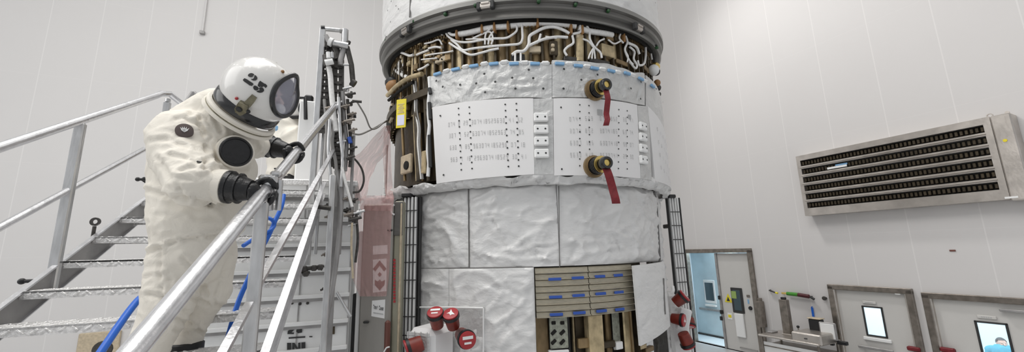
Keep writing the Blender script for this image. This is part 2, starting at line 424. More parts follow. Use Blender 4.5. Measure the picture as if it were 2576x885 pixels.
r2, lf2, h2 = single_door(2, D2, (2169, 770, 2231, 849), 'white door with small framed window left of the two wall doors at right')
r3, lf3, h3 = single_door(3, D3, (2453, 808, 2560, 935), 'white door at the right edge, person in blue behind its window')
for n_, (x, y), par in (('closer', (2258, 738), r2), ('closer', (2362, 747), r3)):
    c = wr(x, y, .05); mb = MB(); mb.bbox((c[0], .04, c[1]), (.10, .06, .05)); loc(mb, 'hinge_block', 'white', par)
for (x, y), par in (((2300, 877), r2), ((2385, 880), r3)):
    c = wr(x, y, .06); mb = MB(); mb.bbox((c[0], .07, c[1]), (.22, .10, .09), b=.02).bbox((c[0]-.03, .07, c[1]-.12), (.12, .07, .12), b=.02); loc(mb, 'latch_block', 'red_tag', par)
c = wr(2405, 752, .05); mb = MB(); mb.bbox((3.2, .04, D3[3]+.06), (1.5, .05, .05)); loc(mb, 'closer_rail', 'steel', r3)
c = wr(2560, 783, .08); mb = MB(); mb.bbox((c[0], .06, c[1]), (.45, .08, .05)); loc(mb, 'closer_arm', 'alu_dark', r3)

# pale blue tall door on the left wall
r4 = root('door_4', FL @ V((2.0, 0, 0)), 'tall pale blue hall door behind the pink film', 'door'); r4['kind'] = 'structure'
MB().bbox((2.0, .05, 2.2), (1.08, .05, 4.38)).build('door_leaf', 'hall_door_blue', r4, frame=FL)
mb = MB(); mb.bbox((D4[0]-.03, -.02, 2.2), (.06, .1, 4.4)).bbox((D4[1]+.03, -.02, 2.2), (.06, .1, 4.4)).bbox((2.0, -.02, 4.45), (1.2, .1, .06)); mb.build('door_frame', 'white', r4, frame=FL)
# ------------------------------------------------------------------ ventilation grille
gr = root('ventilation_unit', FR @ V((4.4, 0, 4.7)), 'large stainless steel wall ventilation unit with six dark slots, high on the right wall', 'ventilation unit')
GD = .30
g0 = wr(1997, 395, GD); g1 = wr(2490, 292, GD); g2 = wr(2540, 505, GD); g3 = wr(2030, 540, GD)
s1_, s0_ = (g0[0]+g3[0])/2, (g1[0]+g2[0])/2; z1_, z0_ = (g0[1]+g1[1])/2, (g2[1]+g3[1])/2
sl0, sl1 = s0_+.0, s1_-.07
n_s = 6; hb = (z1_-z0_); top = .10; bot = .16; pitch = (hb-top-bot)/n_s
mb = MB()
holes = []
for i in range(n_s):
    zc = z1_-top-pitch*(i+.5); holes.append((s0_+.10, s1_-.09, zc-pitch*.34, zc+pitch*.34))
face = wall_holes(s0_, s1_, z0_, z1_, holes, GD-.03, GD)
loc(face, 'front_plate', 'steel', gr, smooth=False)
mb = MB(); mb.bbox(((s0_+s1_)/2, (GD-.03)/2, z1_-.015), (s1_-s0_, GD-.03, .03)).bbox(((s0_+s1_)/2, (GD-.03)/2, z0_+.015), (s1_-s0_, GD-.03, .03)).bbox((s1_-.015, (GD-.03)/2, (z0_+z1_)/2), (.03, GD-.03, hb)).bbox((s0_+.015, (GD-.03)/2, (z0_+z1_)/2), (.03, GD-.03, hb))
loc(mb, 'casing', 'steel', gr)
for h in holes:
    mb = MB(); L = h[1]-h[0]; n = 46; zc = (h[2]+h[3])/2; hh = h[3]-h[2]
    mb.box(((h[0]+h[1])/2, GD-.12, zc), (L, .01, hh))
    for i in range(n):
        mb.bbox((h[0]+L*(i+.5)/n, GD-.07, zc), (L/n*.62, .05, hh*.60), m=1, b=.006)
    loc(mb, 'slot_louvre', ['void', 'brown_dark'], gr)
for i in range(1, n_s):
    zc = z1_-top-pitch*i; mb = MB(); mb.tube([(s0_+.09, GD+.005, zc), (s1_-.07, GD+.005, zc)], pitch*.13, 8, flat=.35)
    loc(mb, 'slot_rail', 'steel', gr)
mb = MB(); mb.bbox((s0_-.14, GD/2+.02, (z0_+z1_)/2-.02), (.26, GD+.04, hb+.02), b=.02); loc(mb, 'end_box', 'steel', gr)
mb = MB(); c = wr(2528, 353, GD+.05); mb.lathe((c[0], GD+.04, c[1]), (0, 1, 0), [(0, .012), (.028, .012), (.03, 0)], 12); loc(mb, 'yellow_dot', 'yellow', gr)
mb = MB(); mb.lathe((s0_+.02, GD/2, z1_+.04), (0, 1, 0), [(.03, -.015), (.045, -.015), (.045, .015), (.03, .015), (.03, -.015)], 14); mb.lathe((s0_-.2, GD/2, z1_+.03), (0, 1, 0), [(0, .02), (.03, .02), (.03, -.02), (0, -.02)], 12); loc(mb, 'lifting_eye', 'steel', gr)
mb = MB(); c = wr(2546, 500, GD+.03); mb.box((c[0], GD+.045, z0_+.03), (.16, .008, .035)); loc(mb, 'type_plate', 'white', gr)
mb = MB(); a = wr(2080, 409, GD); b = wr(2125, 412, GD); mb.box(((a[0]+b[0])/2, GD-.03, holes[1][2]+.05), (.42, .02, .05)); mb.box(((a[0]+b[0])/2-.1, GD-.03, holes[1][2]+.095), (.25, .02, .04), m=1); loc(mb, 'inner_sticker', ['white', 'blue_tape_light'], gr)
mb = MB(); mb.tube(catm([(s0_-.2, .2, z0_+.05), (s0_-.32, .22, z0_+.02), (s0_-.45, .15, z0_+.06), (s0_-.7, .1, z0_)]), .025, 8); loc(mb, 'supply_hose', 'dark_metal', gr)

# small things on the right wall
def wthing(name, label, cat, x, y, d, fn, mats, group=None):
    c = wr(x, y, d); mb = MB(); fn(mb, c[0], c[1]); o = mb.build(name, mats, frame=FR); return tag(o, label, cat, group)
c = wr(1935, 731, .05)
wthing('wall_bracket', 'short yellow-tipped pipe stub left of the green and red wall tube', 'pipe', 1941, 733, .06,
       lambda m_, s, z: (m_.tube([(s+.06, 0, z+.03), (s+.05, .07, z+.03), (s-.12, .08, z-.02)], .022, 8), m_.lathe((s-.12, .08, z-.02), (-1, 0, -.2), [(0, .06), (.026, .06), (.026, 0), (0, 0)], 10, m=1)), ['dark_metal', 'yellow'])
t = root('indicator_tube', FR @ V((*[wr(2005, 740, .08)[0]], .08, wr(2005, 740, .08)[1])), 'horizontal wall tube, half green and half dark red', 'indicator tube')
pA, pB, pC, pD = [(lambda q: V((q[0], .09, q[1])))(wr(x, y, .09)) for x, y in ((1967, 737), (1980, 738), (2008, 741), (2038, 746))]
zz = [pA, pB, pC, pD]
MB().tube([pA, pB], .028, 12).build('brass_end', 'gold_bright', t, frame=FR)
MB().tube([pB, pC], .048, 14).build('green_sleeve', 'green', t, frame=FR)
MB().tube([pC, pD-(pD-pC)*.1, pD], [.052, .052, .02], 14).build('red_sleeve', 'dark_red', t, frame=FR)
MB().tube([pA+V((0, -.09, 0)), pA], .015, 8).tube([pD+V((0, -.09, 0)), pD], .015, 8).tube([pD, pD+(pD-pC).normalized()*.09+V((0, 0, -.05))], [.03, .03], 8).build('end_fitting', 'ink_dark', t, frame=FR)
wthing('wall_button', 'small dark round button on the wall left of the second door frame', 'wall button', 2075, 750, .04, lambda m_, s, z: m_.lathe((s, 0, z), (0, 1, 0), [(.035, 0), (.035, .05), (.05, .055), (.05, .08), (0, .085)], 14), 'dark_metal')
wthing('blue_tag', 'blue strip hanging on the wall above the monitor', 'tag', 2044, 786, .03, lambda m_, s, z: (m_.bbox((s, .02, z), (.055, .02, .26), b=.008), m_.tube([(s, 0, z+.15), (s, .04, z+.14)], .01, 6)), 'blue_hose')
wthing('wall_label', 'tiny dark red label high on the right wall below the ventilation unit', 'label', 2396, 630, .01, lambda m_, s, z: m_.bbox((s, .008, z), (.09, .014, .035), b=.004), 'brown_cuff')
wthing('corner_guard', 'dark metal bumper standing beside the white double door leaf', 'bumper', 1915, 790, .12, lambda m_, s, z: (m_.bbox((s, .1, z), (.12, .2, .72), b=.015), m_.bbox((s, .1, z+.40), (.08, .12, .10)), m_.bbox((s, .1, (z-.3)/2), (.06, .08, z-.3))), 'steel_frame')

# instrument table near the wall
def inpt(x, y, d): return wr(x, y, d)
TB = .85
tb = root('instrument_table', FR @ V((6.2, TB, 0)), 'stainless steel equipment table with hinged box top near the right wall', 'table')
cT = wr(2000, 850, TB); zt = cT[1]
sA = wr(1930, 850, TB)[0]; sB = wr(2080, 850, TB)[0]
mb = MB(); mb.bbox(((sA+sB)/2, TB-.1, zt), (abs(sA-sB), .95, .05), b=.015); loc(mb, 'table_top', 'steel', tb)
bx0, bx1 = wr(2000, 860, TB+.25)[0], wr(2068, 855, TB+.25)[0]
mb = MB(); mb.bbox(((bx0+bx1)/2, TB-.02, zt+.10), (abs(bx0-bx1)*1.08, .70, .24), b=.03); bxo = loc(mb, 'instrument_box', 'steel', tb)
mb = MB(); mb.bbox(((bx0+bx1)/2, TB+.34, zt+.10), (.07, .03, .025)); loc(mb, 'catch', 'ink_dark', bxo)
for ds in (-1, 1):
    for dd in (-.5, .3):
        mb = MB(); mb.bbox(((sA+sB)/2+ds*(abs(sA-sB)/2-.05), TB+dd, (zt-.03)/2), (.05, .05, zt-.03), b=.01); loc(mb, 'leg', 'steel_frame', tb)
mb = MB(); mb.bbox(((sA+sB)/2, TB-.1, zt-.25), (abs(sA-sB)-.1, .8, .03)); mb.box(((sA+sB)/2, TB+.28, (zt-.25)/2+.12), (abs(sA-sB)-.16, .02, zt-.30), m=1); loc(mb, 'shelf_and_panel', ['steel_frame', 'enclosure'], tb)
mb = MB(); mb.bbox((sA-.1, TB-.1, zt+.045), (.14, .25, .04)).bbox((sA-.35, TB-.35, zt+.05), (.18, .12, .06)); loc(mb, 'tray', 'alu_dark', tb)
a = wr(1962, 752, TB-.2); b = wr(1985, 845, TB-.2)
ms = root('steel_column', FR @ V(((a[0]+b[0])/2, TB-.2, zt+.025)), 'square steel column with black cap standing on the instrument table', 'column')
cs_ = wr(1978, 800, TB-.2)[0]
mb = MB(); mb.bbox((cs_, TB-.2, (a[1]+zt+.03)/2), (.19, .15, a[1]-zt-.03), b=.012); loc(mb, 'shaft', 'steel_frame', ms)
mb = MB(); mb.bbox((cs_, TB-.2, a[1]+.03), (.11, .09, .06), b=.012); loc(mb, 'cap', 'black', ms)
mb = MB(); mb.bbox((cs_, TB-.2, zt+.035), (.24, .2, .02)); loc(mb, 'foot_plate', 'steel', ms)
c = wr(2010, 838, TB-.3)
jv = root('joystick', FR @ V((c[0], TB-.3, zt+.02)), 'small black-tipped lever on the instrument table behind the box', 'lever')
c2 = wr(2011, 822, TB-.3)
MB().tube([(c[0], TB-.3, zt+.02), (c[0], TB-.3, c2[1])], .016, 8).build('stick', 'steel', jv, frame=FR)
MB().ball((c[0], TB-.3, c2[1]), .035).build('tip', 'black', jv, frame=FR)
c = wr(2060, 825, TB-.15)
mo = root('monitor', FR @ V((c[0], TB-.3, zt)), 'black monitor with a blank white screen at the right end of the instrument table', 'monitor')
za = wr(2060, 806, TB-.2)[1]; zb = wr(2060, 848, TB-.2)[1]
sa = wr(2035, 830, TB-.2)[0]; sb = wr(2103, 830, TB-.2)[0]; sm_ = wr(2064, 830, TB-.2)[0]
mb = MB(); mb.bbox(((sa+sm_)/2, TB-.32, (za+zb)/2), (abs(sa-sm_), .2, abs(za-zb)+.02), b=.02); loc(mb, 'rear_housing', 'black', mo)
mb = MB(); mb.bbox(((sa+sm_)/2, TB-.32, za+.025), (abs(sa-sm_)+.04, .22, .025)); loc(mb, 'housing_lid', 'tan', mo)
Mr = Matrix.Rotation(R(10), 3, 'Z')
mb = MB(); mb.bbox(((sm_+sb)/2, TB-.2, (za+zb)/2-.02), (abs(sm_-sb), .05, abs(za-zb)), Mr, b=.015); sc = loc(mb, 'screen_bezel', 'alu_dark', mo)
mb = MB(); mb.bbox(((sm_+sb)/2, TB-.17, (za+zb)/2-.02), (abs(sm_-sb)*.82, .02, abs(za-zb)*.86), Mr, b=.01); loc(mb, 'screen', 'white', mo)
mb = MB(); mb.bbox(((sm_+sb)/2, TB-.28, (zt+zb)/2-.03), (.08, .08, abs(zb-zt)+.1)); mb.bbox(((sm_+sb)/2-.22, TB-.28, zb-.06), (.2, .1, .08)); loc(mb, 'stand', 'black', mo)

# left wall bits
def wl(x, y): 
    p = onpl(x, y, wd*Q, wd); return p.dot(wn), p.z
c = wl(510, 84); mb = MB(); mb.tube([(c[0], -.05, 17), (c[0], -.05, c[1])], .03, 8); mb.bbox((c[0], -.06, c[1]), (.14, .1, .1), m=1); tag(mb.build('wall_conduit', ['wall_l', 'alu_dark'], frame=FL), 'thin vertical conduit with a small box on the left wall above the suited person', 'conduit')
c = wl(262, 872); mb = MB(); mb.bbox((c[0]-.1, -.04, c[1]), (.85, .08, .8), b=.02); mb.lathe((c[0], -.08, c[1]-.05), (0, -1, 0), [(.0, .02), (.2, .02), (.22, 0)], 18, m=1); tag(mb.build('floor_socket_box', ['tan', 'dark_metal'], frame=FL), 'brown framed round wall outlet low behind the stair treads', 'outlet')
# ------------------------------------------------------------------ access stairs (frame: u across, v along, w up)
SAZ = R(-19.536); su = V((math.cos(SAZ), -math.sin(SAZ), 0)); sv = V((math.sin(SAZ), math.cos(SAZ), 0)); SL = .5948
FS = frame(V((0, 0, EYE)), su, sv, UP)
S0 = V((-1.74, 3.132, -.009))          # on the left stringer (u, v, z - eye)
def st(du, t, h=0): return V((S0.x+du, S0.y+t, S0.z+SL*t+h))      # du from left side, t along the run, h above the stringer's top edge
WD = 1.25
def inS(mb, name, m_, par, **k): return mb.build(name, m_, par, frame=FS, **k)
def onS(x, y, vv):                     # pixel -> stair-frame point at distance vv along the run
    p = onpl(x, y, CAM+sv*vv, sv)-CAM; return V((p.dot(su), p.dot(sv), p.z))
def onU(x, y, uu):
    p = onpl(x, y, CAM+su*uu, su)-CAM; return V((p.dot(su), p.dot(sv), p.z))
stairs = root('access_stairs', FS @ st(WD/2, -4.9, 0), 'aluminium access stairs with diamond plate treads and tubular handrails', 'stairs')
T0, T1 = -4.9, 1.24
for du, nm in ((0, 'stringer'), (WD, 'stringer')):
    mb = MB(); hw = .02 if du == 0 else .035
    a, b = st(du, T0), st(du, T1)
    n_ = V((0, -SL, 1)).normalized(); d_ = (b-a).normalized(); M = Matrix((V((1, 0, 0)), n_, d_)).transposed()
    ln = (b-a).length; dep = .15 if du == 0 else .12
    mb.box((a+b)/2-n_*dep/2, (.008, dep, ln), M, m=1)
    sg = 1 if du == 0 else 1
    mb.box((a+b)/2+V((sg*hw*.5, 0, 0)), (hw+.006, .010, ln), M)
    mb.box((a+b)/2-n_*dep+V((sg*hw*.5, 0, 0)), (hw, .006, ln), M)
    inS(mb, nm, ['alu_rail', 'alu_dark' if du == 0 else 'alu'], stairs, smooth=False)
RUN, RISE = .2565, .2565*SL
# diamond plate treads
def tread(t):
    z = S0.z+SL*t; mb = MB(); x0, x1 = S0.x+.01, S0.x+WD-.01; y0, y1 = S0.y+t-.005, S0.y+t+.20; th = .042
    mb.box(((x0+x1)/2, (y0+y1)/2, z-.006), (x1-x0, y1-y0, .010))
    mb.box(((x0+x1)/2, y0+.004, z-th/2), (x1-x0, .008, th))
    mb.box(((x0+x1)/2, y1-.004, z-th/2), (x1-x0, .008, th))
    n = int((x1-x0)/.05)
    for i in range(n):
        for j in range(5):
            s_ = 1 if (i+j) % 2 else -1
            mb.bbox((x0+.03+i*.05, y0+.025+j*.038, z), (.034, .010, .006), Matrix.Rotation(R(45*s_), 3, 'Z'), b=.003)
        for j in range(1):
            s_ = 1 if i % 2 else -1
            mb.bbox((x0+.03+i*.05, y0-.001, z-th/2), (.034, .006, .010), Matrix.Rotation(R(38*s_), 3, 'Y'), b=.003)
    return mb
# local y = 0.2
k = 0; first = None
ts = []
t = -4.8
tt = .097-.068-RUN*19
while tt < T1-.1: ts.append(tt); tt += RUN
tm = None
for t in ts:
    if tm is None:
        tm = tread(0); ob = inS(tm, 'tread', 'alu_tread', stairs)
        base = ob
    else:
        ob = base.copy(); C.objects.link(ob)
    ob.matrix_world = FS @ Matrix.Translation((0, t, SL*t))
RH = .88
def rail(du, t0, t1, h, r, name, ext=()):
    pts = [st(du, t0, h), st(du, t1, h)]+[V(e) for e in ext]
    o = inS(MB().tube(pts if len(pts) == 2 else catm(pts, 4) if False else pts, r, 14), name, 'alu_rail', stairs); return o
# left side rails end in a bend near the top
e1 = st(0, .90, RH); e2 = onS(405, 233, e1.y+.02)
inS(MB().tube([st(0, T0+.5, RH), st(0, .80, RH), st(0, .88, RH+.005), st(.03, .95, RH-.01), st(.10, 1.05, RH-.13), st(.13, 1.12, RH-.22)], .0245, 14), 'handrail', 'alu_rail', stairs)
inS(MB().tube([st(0, T0+.5, RH*.5), st(0, .74, RH*.5), st(.02, .80, RH*.5-.02), st(.03, .82, RH*.5-.07)], .019, 12), 'midrail', 'alu_rail', stairs)
inS(MB().tube([st(1.12, -3.2, RH), st(1.362, 1.222, RH)], .029, 18), 'handrail', 'alu_rail', stairs)
inS(MB().bar(st(1.13, -3.2, RH*.48), st(1.246, -1.03, RH*.48), .022, .032, V((1, 0, 0))).bar(st(1.243, -.93, RH*.48), st(1.36, 1.0, RH*.48), .022, .032, V((1, 0, 0))), 'midrail', 'alu_rail', stairs)
def post(du, t, h1=RH-.02, h0=-.14, w=.05, top=None):
    mb = MB(); a, b = st(du, t, h0), st(du, t, h1)
    mb.bbox((a+b)/2, (w, .035, (b-a).length), b=.006)
    mb.tube([b, b+V((0, 0, .03))], w*.4, 10)
    return inS(mb, 'rail_post', 'alu', stairs)
post(0, 0); post(0, 1.0, RH-.10); post(0, -1.9); post(0, -3.6)
post(WD, -.985, RH-.03, w=.055); post(WD, -2.6, w=.055)
# loose fittings on the left side
c = onU(462, 232, S0.x+.12)
mb = MB()
q = st(.10, 1.05, RH-.10)
mb.tube([q+V((0, 0, -.05)), q+V((.06, .0, .10))], .022, 10).tube([q+V((.06, 0, .10)), q+V((.15, 0, .02))], .018, 10).bbox(q+V((.02, 0, -.02)), (.08, .06, .05), b=.01)
inS(mb, 'rail_clamp', 'alu_dark', stairs)
q = st(0, .325, .02)
inS(MB().tube([q+V((-.015, 0, -.06)), q+V((-.015, 0, .03))], .010, 8).lathe(q+V((-.015, 0, .06)), (0, 1, 0), [(.015, -.007), (.028, -.007), (.028, .007), (.015, .007), (.015, -.007)], 16), 'eye_bolt', 'dark_metal', stairs)
q = st(0, -.12, -.015)
inS(MB().tube([q+V((0, 0, 0)), q+V((-.05, 0, .0))], .010, 8).ball(q+V((-.06, 0, 0)), .017), 'lock_knob', 'black', stairs)
q = onU(355, 451, S0.x+.1)
inS(MB().ball(q+V((-.02, 0, 0)), .016).ball(q+V((.02, 0, .004)), .016).tube([q+V((-.02, 0, 0)), q+V((.02, 0, 0))], .010).tube([q, q+V((.10, .12, -.10)), st(.06, 1.05, .0)], .006, 6), 'lock_knob', 'black', stairs)
q = st(WD, -1.0, RH)
inS(MB().tube([q+V((0, .10, -.05)), q+V((0, .10, .12))], .030, 12).bbox(q+V((0, .10, .10)), (.085, .06, .05), b=.012).tube([q+V((.05, .10, -.05)), q+V((.05, .10, .10))], .014, 10).bbox(q+V((.03, .1, .13)), (.05, .05, .03), b=.01), 'post_clamp', 'alu', stairs)

# ------------------------------------------------------------------ platform behind the stairs
PV = 4.50; zt_ = S0.z+SL*1.30       # top of platform (z - eye)
uR = onS(886, 600, PV).x; uL = onS(520, 600, PV).x
plat = root('work_platform', FS @ V((0, PV+1, -EYE)), 'white panelled work platform with horizontal rails behind the stairs', 'work platform')
mb = MB(); mb.box(((uL+uR)/2, PV+.75, (-EYE+zt_-.05)/2), (uR-uL, 1.5, zt_-.05+EYE)); inS(mb, 'cladding', 'enclosure', plat, smooth=False)
mb = MB(); mb.bbox(((uL+uR)/2, PV+.75, zt_-.02), (uR-uL+.06, 1.56, .06)); inS(mb, 'deck', 'alu_tread', plat)
i = 0; z = zt_-.16
while z > -3.0:
    mb = MB(); mb.bbox(((uL+uR)/2, PV-.03, z), (uR-uL, .06, .035), b=.004).box(((uL+uR)/2, PV-.012, z-.035), (uR-uL, .024, .03), m=1)
    inS(mb, 'horizontal_rail', ['enclosure', 'alu_dark'], plat); z -= .248; i += 1
for px_ in (640, 756, 880):
    c = onS(px_, 700, PV-.01); mb = MB(); mb.box((c.x, PV-.004, (-EYE+zt_)/2), (.012, .008, zt_+EYE-.1)); inS(mb, 'panel_joint', 'alu_dark', plat)
def decal(pts, vv=PV-.012): return [onS(x, y, vv) for x, y in pts]
# stencilled markings on the cladding
mb = MB()
for pts in ([(724, 832), (739, 824), (742, 827), (733, 836), (740, 836), (739, 840), (723, 840)], [(746, 829), (752, 823), (760, 826), (760, 836), (750, 838), (745, 834)],
            [(726, 848), (768, 845), (768, 849), (726, 852)], [(778, 845), (786, 845), (786, 848), (778, 848)],
            [(722, 862), (733, 862), (733, 885), (722, 885)], [(735, 862), (741, 862), (750, 876), (750, 862), (756, 861), (756, 885), (750, 885), (741, 872), (741, 885), (735, 885)], [(758, 861), (768, 860), (768, 885), (758, 885)]):
    mb.poly(decal(pts))
inS(mb, 'stencil_marking', 'ink_dark', plat, smooth=False)
mb = MB(); mb.poly(decal([(823, 806), (843, 804), (842, 840), (820, 842)])); mb2 = mb; inS(mb, 'black_label', 'brown_dark', plat, smooth=False)
for a, b in ((735, 762), (755, 764), (774, 762)):
    c = onS(a, b, PV); inS(MB().lathe(c, (0, -1, 0), [(.014, 0), (.014, .012), (0, .014)], 8), 'bolt', 'dark_metal', plat)

# ------------------------------------------------------------------ cable mast / hoist frame by the stair head
mast = root('service_mast', FS @ V((onS(790, 500, 4.2).x, 4.2, -EYE)), 'tall aluminium service mast crowded with clamps and hoses, between stairs and spacecraft', 'mast')
def mpost(px_top, y_top, px_b, y_b, vv, w, d, m_, name, ztop=None, zbot=-EYE, par=mast):
    a = onS(px_top, y_top, vv); b = onS(px_b, y_b, vv); u_ = (a.x+b.x)/2
    zb = b.z if zbot is None else zbot
    return inS(MB().bbox((u_, vv, (a.z+zb)/2), (w, d, a.z-zb), b=.006), name, m_, par)
v1 = 4.2
mpost(814, 72, 770, 668, v1, .055, .05, 'alu', 'upright', zbot=None)
mpost(836, 440, 815, 880, v1-.15, .05, .05, 'alu', 'upright')
mpost(852, 300, 834, 880, v1+.1, .05, .06, 'alu_dark', 'upright')
mpost(812, 250, 800, 640, v1+.15, .03, .04, 'alu', 'upright', zbot=None)
mpost(868, 400, 850, 640, v1, .035, .035, 'alu_dark', 'upright', zbot=None)
mpost(890, 340, 880, 560, v1+.1, .03, .03, 'alu_dark', 'upright', zbot=None)
def mt(pts, r, m_, name, vv=v1, sm=True, n=8, flat=None):
    q = [onS(x, y, vv) for x, y in pts]; return inS(MB().tube(catm(q, 5) if sm and len(q) > 2 else q, r, n, flat=flat), name, m_, mast)
mt([(816, 73), (860, 77)], .022, 'alu', 'top_bar'); mt([(808, 72), (818, 72)], .032, 'black', 'bar_end_cap')
mt([(855, 77), (861, 78)], .026, 'alu_dark', 'bar_end_cap')
mt([(868, 75), (867, 108)], .034, 'alu', 'lifting_tube')
mt([(838, 109), (876, 116)], .036, 'alu', 'cross_bracket', v1-.03)
mt([(876, 110), (878, 104)], .02, 'dark_metal', 'bracket_hook', v1-.03)
mt([(866, 118), (857, 150), (857, 165)], .03, 'alu_dark', 'brace', sm=False)
mt([(873, 118), (884, 163), (888, 208)], .026, 'dark_metal', 'brace', sm=False)
mt([(858, 163), (884, 163)], .012, 'alu', 'tie_rod', sm=False)
mt([(884, 206), (893, 212)], .04, 'dark_metal', 'brace_foot', sm=False)
mt([(818, 90), (828, 108)], .03, 'alu_dark', 'gusset', sm=False)
mt([(828, 104), (836, 108)], .045, 'white', 'gusset', sm=False, vv=v1-.05)
# two perforated dark rails joined by an arch
def perf(pxa, pxb, y0, y1, vv, name):
    a = onS(pxa, y0, vv); b = onS(pxb, y1, vv); mb = MB(); n = 26; L = (b-a); w = .075
    for s_ in (-1, 1):
        mb.bar(a+V((s_*w*.42, 0, 0)), b+V((s_*w*.42, 0, 0)), .022, .05, V((1, 0, 0)))
    for i in range(n+1):
        if i % 2 == 0 or i > 18: mb.bar(a+L*(i/n)+V((-w/2, 0, 0)), a+L*(i/n)+V((w/2, 0, 0)), .05, .03, V((0, 0, 1)))
    return inS(mb, name, 'dark_metal', mast)
perf(820, 812, 118, 330, v1+.03, 'perforated_rail'); perf(851, 848, 150, 420, v1+.03, 'perforated_rail')
mt([(818, 122), (824, 108), (834, 106), (843, 118), (851, 150)], .040, 'dark_metal', 'arch', v1+.02, n=10)
mt([(826, 165), (831, 190), (834, 232), (840, 290), (846, 330)], .026, 'cable', 'grey_hose', v1-.06, n=10)
mt([(824, 140), (828, 168)], .050, 'dark_metal', 'hose_coupling', v1-.06, n=12)
mt([(818, 158), (838, 154)], .030, 'white', 'hose_collar', v1-.12, n=10)
mt([(826, 132), (827, 146)], .022, 'white', 'fitting', v1-.13); mt([(836, 132), (837, 146)], .016, 'alu', 'fitting', v1-.13)
for pts, r, m_ in (([(838, 240), (842, 300), (836, 360), (846, 420), (843, 520)], .016, 'cable_grey'), ([(852, 245), (856, 330), (862, 400), (858, 470)], .018, 'alu'),
                   ([(862, 230), (866, 300), (872, 360), (868, 430)], .020, 'alu_dark'), ([(830, 300), (826, 380), (832, 460), (828, 560)], .016, 'alu'),
                   ([(874, 250), (878, 310), (884, 370), (880, 420)], .016, 'dark_metal'), ([(846, 430), (858, 500), (852, 600), (840, 700), (822, 800), (808, 885)], .022, 'alu_dark'),
                   ([(860, 420), (872, 470), (886, 520)], .014, 'cable'), ([(816, 250), (822, 330), (818, 420)], .016, 'cable_grey'),
                   ([(886, 560), (884, 620), (888, 700)], .010, 'tan'), ([(896, 540), (900, 600), (894, 660)], .012, 'dark_metal')):
    mt(pts, r, m_, 'hanging_hose', v1-.02+random.uniform(-.08, .08))
random.seed(3)
for x, y, w in ((880, 240, .07), (882, 262, .05), (884, 290, .06), (878, 306, .07), (886, 330, .06), (872, 225, .06), (878, 352, .05), (886, 375, .06), (880, 398, .06),
                (868, 270, .06), (862, 310, .05), (858, 360, .06), (846, 262, .07), (832, 274, .08), (880, 540, .09), (892, 552, .08), (902, 535, .07), (870, 530, .06), (886, 566, .06), (890, 505, .05), (820, 520, .06), (826, 545, .05), (816, 640, .04), (824, 722, .06), (816, 726, .05), (872, 500, .05)):
    c = onS(x, y, v1-.04+random.uniform(-.05, .05)); mb = MB()
    mb.bbox(c, (w*.8, .07, w*.6), Matrix.Rotation(random.uniform(-.6, .6), 3, 'Y'), b=.012)
    mb.tube([c+V((-w*.6, -.03, -.01)), c+V((w*.8, -.03, .02))], w*.18, 8); mb.tube([c+V((w*.2, -.02, -w*.5)), c+V((w*.2, -.02, w*.5))], w*.16, 8)
    inS(mb, 'clamp', random.choice(['dark_metal', 'alu', 'dark_metal', 'steel_frame']), mast)
mt([(886, 254), (910, 256)], .014, 'dark_metal', 'arm_rod', sm=False)
mt([(880, 292), (896, 292)], .02, 'black', 'arm_rod', sm=False)
# couplers joining the mast to the stairs
for pts, r in (([(750, 678), (800, 672), (812, 676)], .018), ([(800, 520), (832, 524)], .02)):
    mt(pts, r, 'dark_metal', 'coupler', 4.0, sm=False)
for x, y in ((756, 680), (766, 676), (790, 674), (806, 672), (770, 688)):
    c = onS(x, y, 4.0); inS(MB().bbox(c, (.045, .06, .05), b=.01).tube([c+V((-.03, 0, 0)), c+V((.03, 0, .01))], .012, 8), 'coupler', 'dark_metal', mast)
mt([(846, 735), (882, 796)], .016, 'alu', 'brace', 4.4, sm=False)
mt([(772, 640), (764, 668)], .02, 'alu', 'coupler', 4.1, sm=False)
mt([(878, 345), (882, 360)], .02, 'blue_tape', 'blue_clip', v1-.06, sm=False)
# loose cables between the mast and the spacecraft
def cab(name, label, pts, r, m_, Ys, cat='cable'):
    q = [at(x, y, Y) for (x, y), Y in zip(pts, Ys)]; return tag(MB().tube(catm(q, 8), r, 8).build(name, m_), label, cat)
cab('thin_cable', 'thin dark cable arching from the mast arm to the spacecraft opening', [(898, 256), (918, 290), (932, 322), (948, 322), (968, 306), (985, 296)], .009, 'cable_grey', [4.1, 4.3, 4.6, 4.9, 5.3, 5.75])
cab('thin_cable', 'dark sagging cable from the lower mast clamps to the spacecraft opening', [(886, 336), (905, 338), (925, 330), (945, 320), (962, 310), (984, 300)], .011, 'cable_grey', [4.1, 4.3, 4.6, 4.9, 5.3, 5.7])
cab('thin_cable', 'dark cable looping down in front of the pink film', [(862, 382), (890, 398), (910, 425), (915, 455), (905, 480), (885, 484)], .011, 'dark_metal', [4.1, 4.15, 4.2, 4.2, 4.2, 4.15])
# blue air hoses
cab('air_hose', 'blue air hose hanging right of the suited person behind the handrail', [(714, 490), (708, 520), (692, 556), (676, 592), (655, 632), (625, 700), (600, 758), (580, 824), (560, 900)], .014, 'blue_hose', [2.75, 2.7, 2.65, 2.6, 2.55, 2.45, 2.4, 2.35, 2.3], 'hose')
cab('air_hose', 'blue air hose loop crossing behind the stair post', [(656, 548), (668, 546), (684, 553), (690, 566), (680, 580), (664, 588), (640, 600), (612, 618)], .012, 'blue_hose', [2.5, 2.6, 2.62, 2.64, 2.6, 2.58, 2.5, 2.4], 'hose')
cab('air_hose', 'blue air hose over the lower treads left of the suited person', [(372, 736), (350, 752), (325, 782), (298, 820), (272, 858), (240, 905)], .016, 'blue_hose', [2.15, 2.08, 2.0, 1.92, 1.86, 1.8], 'hose')
